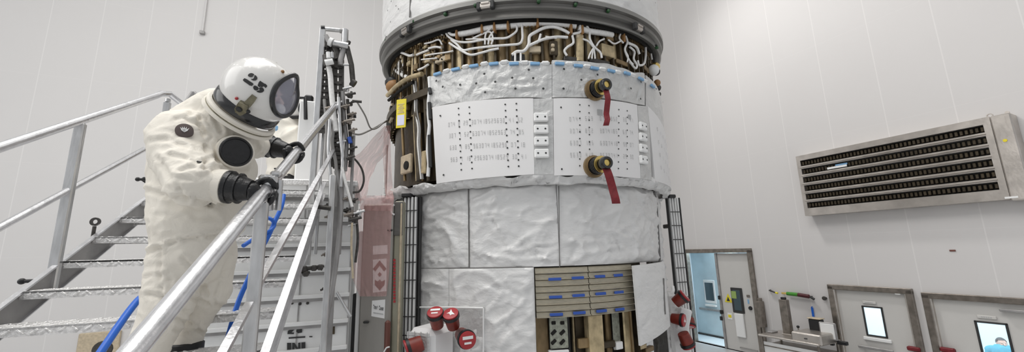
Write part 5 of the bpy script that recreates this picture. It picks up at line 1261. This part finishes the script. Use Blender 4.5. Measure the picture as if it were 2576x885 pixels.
# far arm
mb.cap(T(600, 340, 2.18), PX(52), T(640, 368, 2.26), PX(38)); mb.cap(T(640, 368, 2.26), PX(38), cuffL-(wrL-cuffL).normalized()*.05, PX(27))
# legs
mb.cap(T(446, 640, 1.98), PX(60), T(424, 760, 1.94), PX(54)); mb.cap(T(424, 760, 1.94), PX(52), T(366, 900, 1.90), PX(38))
mb.cap(T(516, 640, 2.12), PX(70), T(522, 730, 2.12), PX(54)); mb.cap(T(522, 730, 2.12), PX(54), T(478, 822, 2.16), PX(37))
mb.tube([T(484, 815, 2.16), T(463, 862, 2.17)], [PX(36), PX(37)], 18)
CR = [([(372, 478), (420, 492), (470, 500), (530, 512), (600, 498)], .010, 6), ([(357, 640), (400, 622), (440, 608), (500, 598), (560, 590)], .010, 5), ([(402, 625), (402, 700), (410, 760)], .006, 5),
      ([(500, 300), (512, 340), (520, 380), (515, 420)], .012, 6), ([(540, 290), (556, 330), (560, 370), (540, 410)], .010, 6), ([(470, 300), (500, 315), (530, 345)], .008, 5), ([(440, 300), (480, 290), (520, 300)], .006, 5),
      ([(380, 355), (420, 350), (470, 372)], .006, 6), ([(430, 390), (470, 400), (500, 412)], .007, 5), ([(455, 430), (490, 420), (520, 405)], .007, 5), ([(400, 400), (430, 450), (470, 500)], .008, 7),
      ([(515, 425), (560, 436), (620, 425)], .009, 6), ([(440, 445), (480, 452), (520, 440)], .005, 5), ([(545, 470), (535, 500), (526, 518)], .008, 4), ([(560, 455), (556, 490)], .005, 4),
      ([(460, 650), (500, 690), (520, 740)], .008, 6), ([(550, 620), (530, 660), (500, 700)], .010, 6), ([(575, 650), (560, 690), (545, 740)], .008, 5), ([(370, 740), (410, 748), (450, 745)], .008, 6), ([(360, 700), (400, 690), (430, 705)], .005, 6),
      ([(480, 745), (520, 765), (560, 770)], .010, 6), ([(445, 800), (480, 815), (520, 845)], .009, 5), ([(440, 830), (470, 838), (500, 835)], .007, 5), ([(400, 780), (440, 790), (470, 782)], .006, 6), ([(590, 340), (620, 352), (640, 345)], .006, 4), ([(640, 350), (650, 372), (655, 395)], .006, 4), ([(400, 540), (460, 548), (540, 545)], .004, 7), ([(370, 560), (375, 610)], .004, 6)]
cf_ = creases(CR)
def dsp(co, n_):
    q = co*4.2; w = V((noise.noise(q*.8), noise.noise(q*.8+V((9, 2, 4))), noise.noise(q*.8+V((3, 8, 1)))))
    a = 1-2*abs(noise.noise(V((q.x*1.2, q.y*1.2, q.z*1.7))+w*1.1)); b = 1-2*abs(noise.noise(q*2.6+w*1.5+V((5, 5, 5))))
    return .006*max(a, 0)**4+.003*max(b, 0)**4+.010*noise.noise(q*.45)+cf_(co, n_)*1.25-.003
me = skin_mesh(mb, .0105, 7, dsp); suit = mobj(me, 'suit', 'suit', p1)
glove(p1, wrR, rA, rax, rA, -1, cuff_from=cuffR, flare=.074, rad=.066)
glove(p1, wrL, rB, rax, rB, -1, cuff_from=cuffL, flare=.068, rad=.062)
# cuff of the sleeve
a_, b_, dd = basis(wrR-cuffR); MB().lathe(cuffR-dd*.03, dd, [(.060, -.05), (.076, -.03), (.079, 0), (.079, .022), (.070, .026), (.06, .026)], 24).build('sleeve_cuff', 'suit', p1)
a_, b_, dd = basis(wrL-cuffL); MB().lathe(cuffL-dd*.03, dd, [(.050, -.05), (.070, -.03), (.073, 0), (.073, .022), (.065, .026), (.05, .026)], 24).build('sleeve_cuff', 'suit', p1)
# boots
for (x, y, Y, dx) in ((462, 880, 2.17, .05), (366, 925, 1.90, .04)):
    c = T(x, y, Y); g = MB(); g.cap(c+V((0, 0, -.02)), .075, c+V((0, 0, -.14)), .062); g.cap(c+V((.0, 0, -.17)), .055, c+V((.13, .06, -.185)), .045); g.ball(c+V((-.02, 0, -.18)), (.06, .05, .045))
    bt = mobj(skin_mesh(g, .009, 3), 'boot', 'rubber', p1); MB().lathe(c+V((0, 0, .02)), (0, 0, 1), [(.07, -.03), (.085, -.02), (.085, .012), (.075, .02), (.06, .015)], 22).build('boot_collar', 'black', bt)
# chest valve cover and shoulder patch
def disc_on(px_, Y0, nrm, r, m_, name, par, ring=None, t=.012, sx=1):
    c = at(px_[0], px_[1], Y0); a_, b_, n_ = basis(nrm); M = Matrix((a_, b_, n_)).transposed()
    g = MB(); g.lathe(c, nrm, [(r*1.0, -.03), (r*1.0, t*.5), (r*.93, t), (r*.86, t), (r*.82, t*.5), (0, t*.5)], 36); o = g.build(name, m_, par); return o, c, a_, b_, n_
from mathutils.bvhtree import BVHTree
def surf_hit(me, x, y):
    bv = BVHTree.FromPolygons([v.co for v in me.vertices], [p.vertices for p in me.polygons]); d = ray(x, y).normalized(); h = bv.ray_cast(CAM, d); return h[0], h[1]
h, n_ = surf_hit(me, 588, 383); cn = (cdir(.22, .12, .95)+n_*.3).normalized()
if h is None: h = at(588, 383, 1.9)
bvS = BVHTree.FromPolygons([v.co for v in me.vertices], [p.vertices for p in me.polygons]); mx = 0
for k in range(48):
    q = bvS.ray_cast(CAM, ray(588+38*math.cos(k/8*PI)*(1 if k < 16 else .6 if k < 32 else .3), 383+36*math.sin(k/8*PI)*(1 if k < 16 else .6 if k < 32 else .3)).normalized())[0]
    if q is not None: mx = max(mx, min(.08, (q-h).dot(cn)))
h = h+cn*(mx+.004)
o, c, a_, b_, n2 = disc_on(pix(h), h.y, cn, PX(37), 'rubber', 'chest_valve_cover', p1)
MB().lathe(c, cn, [(PX(41), -.03), (PX(41), .004), (PX(37), .006)], 36).build('valve_welt', 'suit', p1)
h, n_ = surf_hit(me, 464, 331)
if h is None: h, n_ = at(464, 331, 1.78), cdir(0, 0, 1)
cn = (n_+cdir(0, .1, 1)).normalized(); h = h+cn*.012; a_, b_, _ = basis(cn); M = Matrix((a_, b_, cn)).transposed()
g = MB(); g.lathe(h-cn*.006, cn, [(PX(17), -.01), (PX(17), .010), (PX(15), .012), (0, .012)], 28); pt = g.build('shoulder_patch', 'patch', p1)
g = MB(); ce = h+cn*.0085
for k in range(5):      # small fan emblem
    ang = R(50+20*k); u_ = a_*math.cos(ang)+b_*math.sin(ang); v_ = cn.cross(u_); s0 = ce-(up-cn*up.dot(cn)).normalized()*.012+cn*.002
    u3 = (rt*math.cos(ang)+up*math.sin(ang)); u3 = (u3-cn*u3.dot(cn)).normalized(); v3 = cn.cross(u3)
    g.poly([s0, s0+u3*.014+v3*.004, s0+u3*.030, s0+u3*.014-v3*.004])
g.build('patch_emblem', 'white', pt, smooth=False)
for x, y in ((428, 512), ):
    pass
for (x0, y0, x1, y1) in ((537, 494, 530, 512), (498, 406, 508, 408)):
    h0, q0 = surf_hit(me, x0, y0); h1, q1 = surf_hit(me, x1, y1)
    if h0 and h1: MB().tube([h0-fw*.004, h1-fw*.004], .004, 6).build('zip_pull', 'ink_dark', p1)

# helmet
HY = 1.99; hc = at(653, 231, HY); HR = PX(85, HY)
nv = cdir(.76, -.17, .60); upn = cdir(-.05, 1, .1); 
ap = R(34)
fa, fb, _ = basis(nv, upn)
def helm(parent, hc, HR, nv, m_='helmet', ap=R(37)):
    prof = []
    for i in range(28):
        ph = ap+(PI-ap)*i/27; prof.append((HR*math.sin(ph), HR*math.cos(ph)))
    mb = MB(); mb.lathe(hc, nv, prof, 48); 
    return mb
mb = helm(p1, hc, HR, nv)
# stretch upwards a little to an egg, towards the crown
crown = cdir(.10, 1, 0)
mb.v = [tuple(V(p)+crown*max(0, (V(p)-hc).dot(crown))*.05) for p in mb.v]
hel = mb.build('helmet', 'helmet', p1, ang=180)
rim = HR*math.sin(ap); ho = HR*math.cos(ap)
mb = MB(); n = 48; ring = []
for i in range(n+1):
    t = 2*PI*i/n; p = hc+nv*(ho+.004)+(fa*math.cos(t)+fb*math.sin(t))*rim
    p += crown*max(0, (p-hc).dot(crown))*.05; tip = max(0, fb.dot(crown)*math.sin(t)+fa.dot(crown)*math.cos(t)); p += (nv*.030+crown*.030)*tip**6; ring.append(p)
mb.tube(ring, .013, 10, caps=False); mb.build('visor_frame', 'black_gloss', hel)
# visor glass: shallow bulge inside the frame
mb = MB(); cc = sum(ring[:-1], V((0, 0, 0)))/n; vs = [cc+nv*.028]; k = 6
for j in range(1, k+1):
    for i in range(n): vs.append(cc.lerp(ring[i], j/k)+nv*.028*(1-(j/k)**2))
fs = [(0, 1+i, 1+(i+1) % n) for i in range(n)]+[(1+(j-1)*n+i, 1+j*n+i, 1+j*n+(i+1) % n, 1+(j-1)*n+(i+1) % n) for j in range(1, k) for i in range(n)]
mb.add(vs, fs); mb.build('visor', 'visor', hel, ang=180)
# lining: inner dark shell
mb = MB(); prof = [(HR*.93*math.sin(ap+(PI-ap)*i/14), HR*.93*math.cos(ap+(PI-ap)*i/14)) for i in range(15)]; mb.lathe(hc, nv, prof, 32); mb.build('helmet_lining', 'brown_cuff', hel)
# head with face inside, white hood
fdir = cdir(.86, -.25, .40); fup = cdir(.12, 1, .0); fup = (fup-fdir*fup.dot(fdir)).normalized(); fs_ = fup.cross(fdir)
MH = Matrix((fs_, fdir, fup)).transposed()
def face(hc2, s=1.0):
    g = MB(); g.ball(hc2, (.072*s, .088*s, .100*s), 20, MH); g.ball(hc2+MH @ V((0, .045, -.055))*s, (.048*s, .045*s, .05*s), 16, MH)
    g.cap(hc2+MH @ V((0, .085, .005))*s, .010*s, hc2+MH @ V((0, .108, -.022))*s, .014*s, 10)      # nose
    for q in (-1, 1):
        g.ball(hc2+MH @ V((q*.030, .078, .022))*s, (.022*s, .012*s, .008*s), 10, MH); g.ball(hc2+MH @ V((q*.034, .07, -.02))*s, (.022*s, .02*s, .02*s), 10, MH); g.ball(hc2+MH @ V((q*.074, .0, -.005))*s, (.012*s, .022*s, .032*s), 10, MH)
    g.ball(hc2+MH @ V((0, .088, -.050))*s, (.022*s, .012*s, .007*s), 10, MH); g.ball(hc2+MH @ V((0, .086, -.062))*s, (.019*s, .012*s, .007*s), 10, MH); g.ball(hc2+MH @ V((0, .08, -.088))*s, (.022*s, .018*s, .018*s), 10, MH)
    return skin_mesh(g, .004*s, 3)
fc = hc+nv*.012
hd = mobj(face(fc), 'head', 'skin', p1)
g = MB()
for q in (-1, 1): g.ball(fc+MH @ V((q*.030, .082, .006)), (.013, .008, .008), 10, MH)
g.build('eyes', 'ink_dark', hd)
g = MB(); g.ball(fc+MH @ V((0, -.012, .012)), (.084, .088, .108), 20, MH)
g.f = [f_ for f_ in g.f if all((MH.transposed() @ (V(g.v[i])-fc)).y < .045 or (MH.transposed() @ (V(g.v[i])-fc)).z > .055 for i in f_)]; g.m = [0]*len(g.f); g.build('hood', 'white', hd)
g = MB(); g.tube(catm([fc+MH @ V((.06, .06, -.07)), fc+MH @ V((.03, .115, -.075)), fc+MH @ V((-.03, .115, -.075)), fc+MH @ V((-.06, .06, -.07))]), .012, 8).ball(fc+MH @ V((0, .108, -.06)), (.035, .03, .035), 14, MH); g.build('breathing_mask', 'white', hd)
# neck ring and collar
nn = cdir(.50, .80, .36); ca, cb, _ = basis(nn); ctr = hc-nn*HR*.62; rr_ = HR*.90
mb = MB(); mb.lathe(ctr, nn, [(rr_*.80, -.02), (rr_*1.0, -.024), (rr_*1.03, -.012), (rr_*1.03, .022), (rr_*.98, .034), (rr_*.80, .034)], 56); nk = mb.build('neck_ring', 'black_gloss', p1)
mb = MB(); mb.lathe(ctr-nn*.004, nn, [(rr_*1.0, -.05), (rr_*1.10, -.052), (rr_*1.12, -.040), (rr_*1.08, -.030), (rr_*1.0, -.028)], 56); mb.build('collar_welt', 'suit', p1)
mb = MB(); mb.lathe(ctr-nn*.004, nn, [(rr_*1.06, -.080), (rr_*1.15, -.076), (rr_*1.14, -.060), (rr_*1.02, -.056)], 56); mb.build('collar_welt', 'suit', p1)
mb = MB(); mb.lathe(ctr-nn*.004, nn, [(rr_*1.07, -.060), (rr_*1.10, -.058), (rr_*1.10, -.052), (rr_*1.05, -.050)], 56); mb.build('collar_seam', 'olive', p1)
# latch and strap
bvh = None
def hp(x, y, lift=.004):
    d = ray(x, y).normalized(); oc = CAM-hc; b_ = oc.dot(d); c_ = oc.dot(oc)-(HR*1.02+lift)**2; dis = b_*b_-c_
    if dis < 0: dis = 0
    return CAM+d*(-b_-math.sqrt(dis))
def onhel(x, y, lift=.004):
    d = ray(x, y).normalized(); bv = BVHTree.FromPolygons([v.co for v in hel.data.vertices], [p.vertices for p in hel.data.polygons]); h_ = bv.ray_cast(CAM, d)
    if h_[0] is None: return hp(x, y, lift)
    return h_[0]+(h_[0]-hc).normalized()*lift
bvH = BVHTree.FromPolygons([v.co for v in hel.data.vertices], [p.vertices for p in hel.data.polygons])
def oh(x, y, lift=.003):
    h_ = bvH.ray_cast(CAM, ray(x, y).normalized()); 
    return (h_[0]+(h_[0]-hc).normalized()*lift) if h_[0] else hp(x, y, lift)
def plate(px_, m_, name, par, th=.016, lift=.012):
    P = [oh(x, y, lift) for x, y in px_]; c = sum(P, V((0, 0, 0)))/len(P); nrm = (c-hc).normalized(); return MB().prism([p-nrm*th for p in P], nrm*th, 0).build(name, m_, par, smooth=False)
lt = plate([(597, 268), (606, 254), (627, 262), (623, 278), (612, 284), (600, 282)], 'olive', 'helmet_latch', hel, .03, .022)
plate([(616, 256), (634, 238), (646, 246), (640, 256), (630, 268), (626, 262)], 'olive', 'latch_strap', lt, .02, .014)
P = oh(607, 270, .03); MB().lathe(P-(P-hc).normalized()*.02, (P-hc).normalized(), [(.014, 0), (.014, .014), (.008, .016), (0, .016)], 14).build('latch_button', 'ink_dark', lt)
P = oh(597, 247, .006); MB().ball(P, .008, 8).build('red_stud', 'red_face', hel)
P = oh(628, 275, .02); MB().ball(P, .010, 8).build('dark_stud', 'ink_dark', hel)
P = oh(710, 181, .004); MB().ball(P, .009, 8).build('gold_stud', 'cuff', hel); P = hp(694, 160, -.004); MB().ball(P, .008, 8).build('dark_stud', 'olive', hel)
# stencilled number 25 drawn on the shell
def stencil(px_polys, name):
    mb = MB()
    for poly in px_polys:
        # subdivide edges so the shape follows the curved shell
        c = (sum(p[0] for p in poly)/len(poly), sum(p[1] for p in poly)/len(poly)); pts = []
        for i in range(len(poly)):
            a, b = poly[i], poly[(i+1) % len(poly)]
            for k in range(3): pts.append((a[0]+(b[0]-a[0])*k/3, a[1]+(b[1]-a[1])*k/3))
        mb.poly([oh(c[0]+(p[0]-c[0])*1.12, c[1]+(p[1]-c[1])*1.12, .0035) for p in pts])
    return mb.build(name, 'ink_dark', hel, smooth=False)
def zz(L): return [(560+x*240/1062, 130+y*200/885) for x, y in L]
two = [zz([(288, 262), (300, 250), (318, 244), (338, 248), (352, 262), (340, 268), (338, 278), (318, 284), (300, 280), (288, 272)]),
       zz([(358, 266), (374, 276), (384, 292), (382, 308), (366, 320), (346, 322), (326, 314), (322, 304), (338, 306), (350, 296), (354, 280)]),
       zz([(234, 320), (250, 302), (274, 312), (300, 330), (332, 350), (340, 362), (322, 378), (300, 372), (272, 352), (246, 334)])]
five = [zz([(402, 356), (420, 330), (444, 346), (462, 358), (476, 362), (492, 382), (476, 402), (462, 388), (452, 384), (440, 396), (424, 386)]),
        zz([(400, 362), (420, 390), (414, 396), (396, 384), (392, 372)]),
        zz([(344, 400), (352, 382), (370, 382), (390, 394), (400, 410), (392, 424), (372, 430), (352, 420)]),
        zz([(404, 412), (420, 400), (442, 404), (456, 420), (456, 436), (440, 450), (416, 454), (392, 448), (380, 438), (400, 432), (416, 428)])]
stencil(two+five, 'number_25')

# far person behind the handrail
FYr = 5.05
def F(x, y, Y=FYr): return at(x, y, Y)
def FP(n): return n*FYr*1.03/1000
p2 = root('person', F(722, 560), 'distant person in white pressure suit bending forward behind the handrail', 'person')
mb = MB()
mb.cap(F(722, 320), FP(30), F(718, 400), FP(38)); mb.cap(F(718, 400), FP(38), F(716, 470), FP(38)); mb.cap(F(738, 345, 4.95), FP(28), F(752, 400, 4.9), FP(20)); mb.cap(F(752, 400, 4.9), FP(20), F(728, 440, 4.85), FP(16)); mb.cap(F(700, 350, 5.1), FP(26), F(700, 420, 5.1), FP(22))
mb.cap(F(705, 470), FP(24), F(704, 560), FP(18)); mb.cap(F(732, 470), FP(24), F(732, 560), FP(18)); mb.cap(F(740, 290), FP(22), F(728, 330), FP(28))
def d2(co, n_):
    q = co*3.2; a = 1-2*abs(noise.noise(q+V((2, 2, 2)))); return .03*max(a, 0)**3-.006
me2 = skin_mesh(mb, .022, 5, d2); mobj(me2, 'suit', 'suit_far', p2)
hc2 = F(745, 272, 5.0); hr2 = FP(25)
MB().ball(hc2, (hr2, hr2, hr2*1.08), 24).build('helmet', 'helmet', p2, ang=180)
MB().lathe(hc2-cdir(-.2, .9, .1)*hr2*.7, cdir(-.2, .9, .3), [(hr2*.8, -.01), (hr2*1.02, -.01), (hr2*1.02, .025), (hr2*.8, .025)], 28).build('neck_ring', 'black', p2)
a_, b_, dd = basis(cdir(.75, 0, .66))
MB().tube([hc2+dd*hr2*.82+(a_*math.cos(2*PI*i/24)+b_*math.sin(2*PI*i/24))*hr2*.62 for i in range(25)], .016, 8, caps=False).build('visor_frame', 'black', p2)
MB().ball(hc2+dd*hr2*.35, (hr2*.66,)*3, 18).build('visor', 'visor', p2, ang=180)
MB().ball(hc2+dd*.02, (.085, .09, .11), 16).build('head', 'skin', p2)
MB().bbox(F(693, 322, 4.78), (.06, .04, .07), b=.015).build('blue_badge', 'blue_tape_light', p2)
g = MB(); g.cap(F(728, 440, 4.85), .075, F(712, 436, 4.83), .06); c = F(706, 436, 4.82)
for i in range(4): g.cap(c+V((0, 0, (i-1.5)*.025)), .016, c+V((-.07, -.02, (i-1.5)*.022-.02)), .013, 8)
g.cap(c+V((0, -.02, .04)), .017, c+V((-.04, -.06, .05)), .013, 8)
mobj(skin_mesh(g, .008, 2), 'glove_hand', 'rubber', p2)
MB().bbox(F(764, 425, 4.8), (.14, .10, .38), b=.03).build('dark_pouch', 'ink_dark', p2)

# person in blue seen through the window of door 3
FRi = FR
PD = -1.9; c = wr(2530, 905, PD); bp_ = FR @ V((c[0], PD, 0)); hz = wr(2530, 868, PD)[1]
p3 = root('person', bp_, 'person with dark hair and bright blue jacket seen through the right door window', 'person')
g = MB(); H_ = hz+.10
def L3(s, d, z): return FR @ V((c[0]+s, PD+d, z))
k = H_/1.75
g.cap(L3(0, 0, 1.32*k), .17, L3(0, 0, 1.05*k), .15); g.cap(L3(-.17, 0, 1.38*k), .07, L3(.17, 0, 1.38*k), .07)
for q in (-1, 1):
    g.cap(L3(q*.21, 0, 1.36*k), .062, L3(q*.25, .03, 1.08*k), .05); g.cap(L3(q*.25, .03, 1.08*k), .048, L3(q*.22, .14, .86*k), .036)
    g.cap(L3(q*.09, 0, .92*k), .095, L3(q*.10, .01, .50*k), .065); g.cap(L3(q*.10, .01, .50*k), .062, L3(q*.10, 0, .10*k), .045)
mobj(skin_mesh(g, .014, 4, lambda co, n_: .012*max(0, 1-2*abs(noise.noise(co*6)))**2), 'jacket_and_trousers', 'jacket_blue', p3)
fdir = (FR.to_3x3() @ V((-.6, .8, 0))).normalized(); fup = UP; fs_ = fup.cross(fdir); MH = Matrix((fs_, fdir, fup)).transposed()
h3 = L3(0, 0, 1.63*k); g = MB(); g.cap(h3, .05, L3(0, 0, 1.45*k), .055); g.build('neck', 'skin', p3)
hd3 = mobj(face(h3, 1.0), 'head', 'skin', p3)
g = MB(); g.ball(h3+MH @ V((0, -.014, .022)), (.084, .092, .100), 18, MH); g.f = [f_ for f_ in g.f if all((MH.transposed() @ (V(g.v[i])-h3)).y < .04 or (MH.transposed() @ (V(g.v[i])-h3)).z > .06 for i in f_)]; g.m = [0]*len(g.f); g.build('hair', 'ink_dark', hd3)
for q in (-1, 1):
    g = MB(); w_ = L3(q*.22, .15, .84*k); g.ball(w_, (.03, .045, .04), 12)
    for i in range(4): g.cap(w_+V((0, 0, -.02))+(FR.to_3x3() @ V((0, (i-1.5)*.018, -.01))), .009, w_+(FR.to_3x3() @ V((0, (i-1.5)*.02+.02, -.09))), .007, 8)
    g.cap(w_+(FR.to_3x3() @ V((0, .03, 0))), .010, w_+(FR.to_3x3() @ V((0, .065, -.04))), .008, 8)
    mobj(skin_mesh(g, .006, 1), 'hand', 'skin', p3)
    MB().bbox(L3(q*.10, .04, .045), (.10, .10, .09), b=.03).bbox(L3(q*.10, .10, .035), (.10, .2, .07), FR.to_3x3(), b=.03).build('shoe', 'black', p3)
# ------------------------------------------------------------------ light and view
sc = bpy.context.scene
w = bpy.data.worlds.new('world'); sc.world = w; w.use_nodes = True
bg = w.node_tree.nodes['Background']; bg.inputs[0].default_value = (.95, .97, 1.0, 1); bg.inputs[1].default_value = WORLD
area('hall_light', V((-3, 1, 15.8)), 9, 1230, sy=12)
sl_ = bpy.data.lights.new('high_bay_spot', 'SPOT'); sl_.energy = 2500; sl_.spot_size = R(62); sl_.spot_blend = .8; sl_.shadow_soft_size = .7; sl_.color = (1, .985, .96)
so_ = bpy.data.objects.new('high_bay_spot', sl_); C.objects.link(so_); so_.location = wn*6.6+wd*9.5+UP*16.2
so_.rotation_euler = (wn*OFF+wd*3.6+UP*2.5-so_.location).to_track_quat('-Z', 'Y').to_euler()
area('side_light', wn*(-10)+wd*3+UP*9, 9, 420, (wn*.8+wd*.35+UP*-.35))
sc.view_settings.view_transform = 'Standard'; sc.view_settings.look = 'None'; sc.view_settings.gamma = 1
sc.view_settings.use_curve_mapping = False; sc.view_settings.exposure = 0.13

GRP = {'thruster cover': 'red thruster covers on the pods', 'coupling': 'umbilical couplings on the quilted band', 'streamer': 'dark red streamers on the couplings', 'solar array': 'folded solar array packs',
       'thruster pod': 'thruster pods low on the spacecraft', 'hose': 'blue air hoses around the stairs', 'cable': 'loose dark cables between mast and spacecraft'}
for o in C.objects:
    if o.parent is None and o.get('category') in GRP and not o.get('group'): o['group'] = GRP[o['category']]
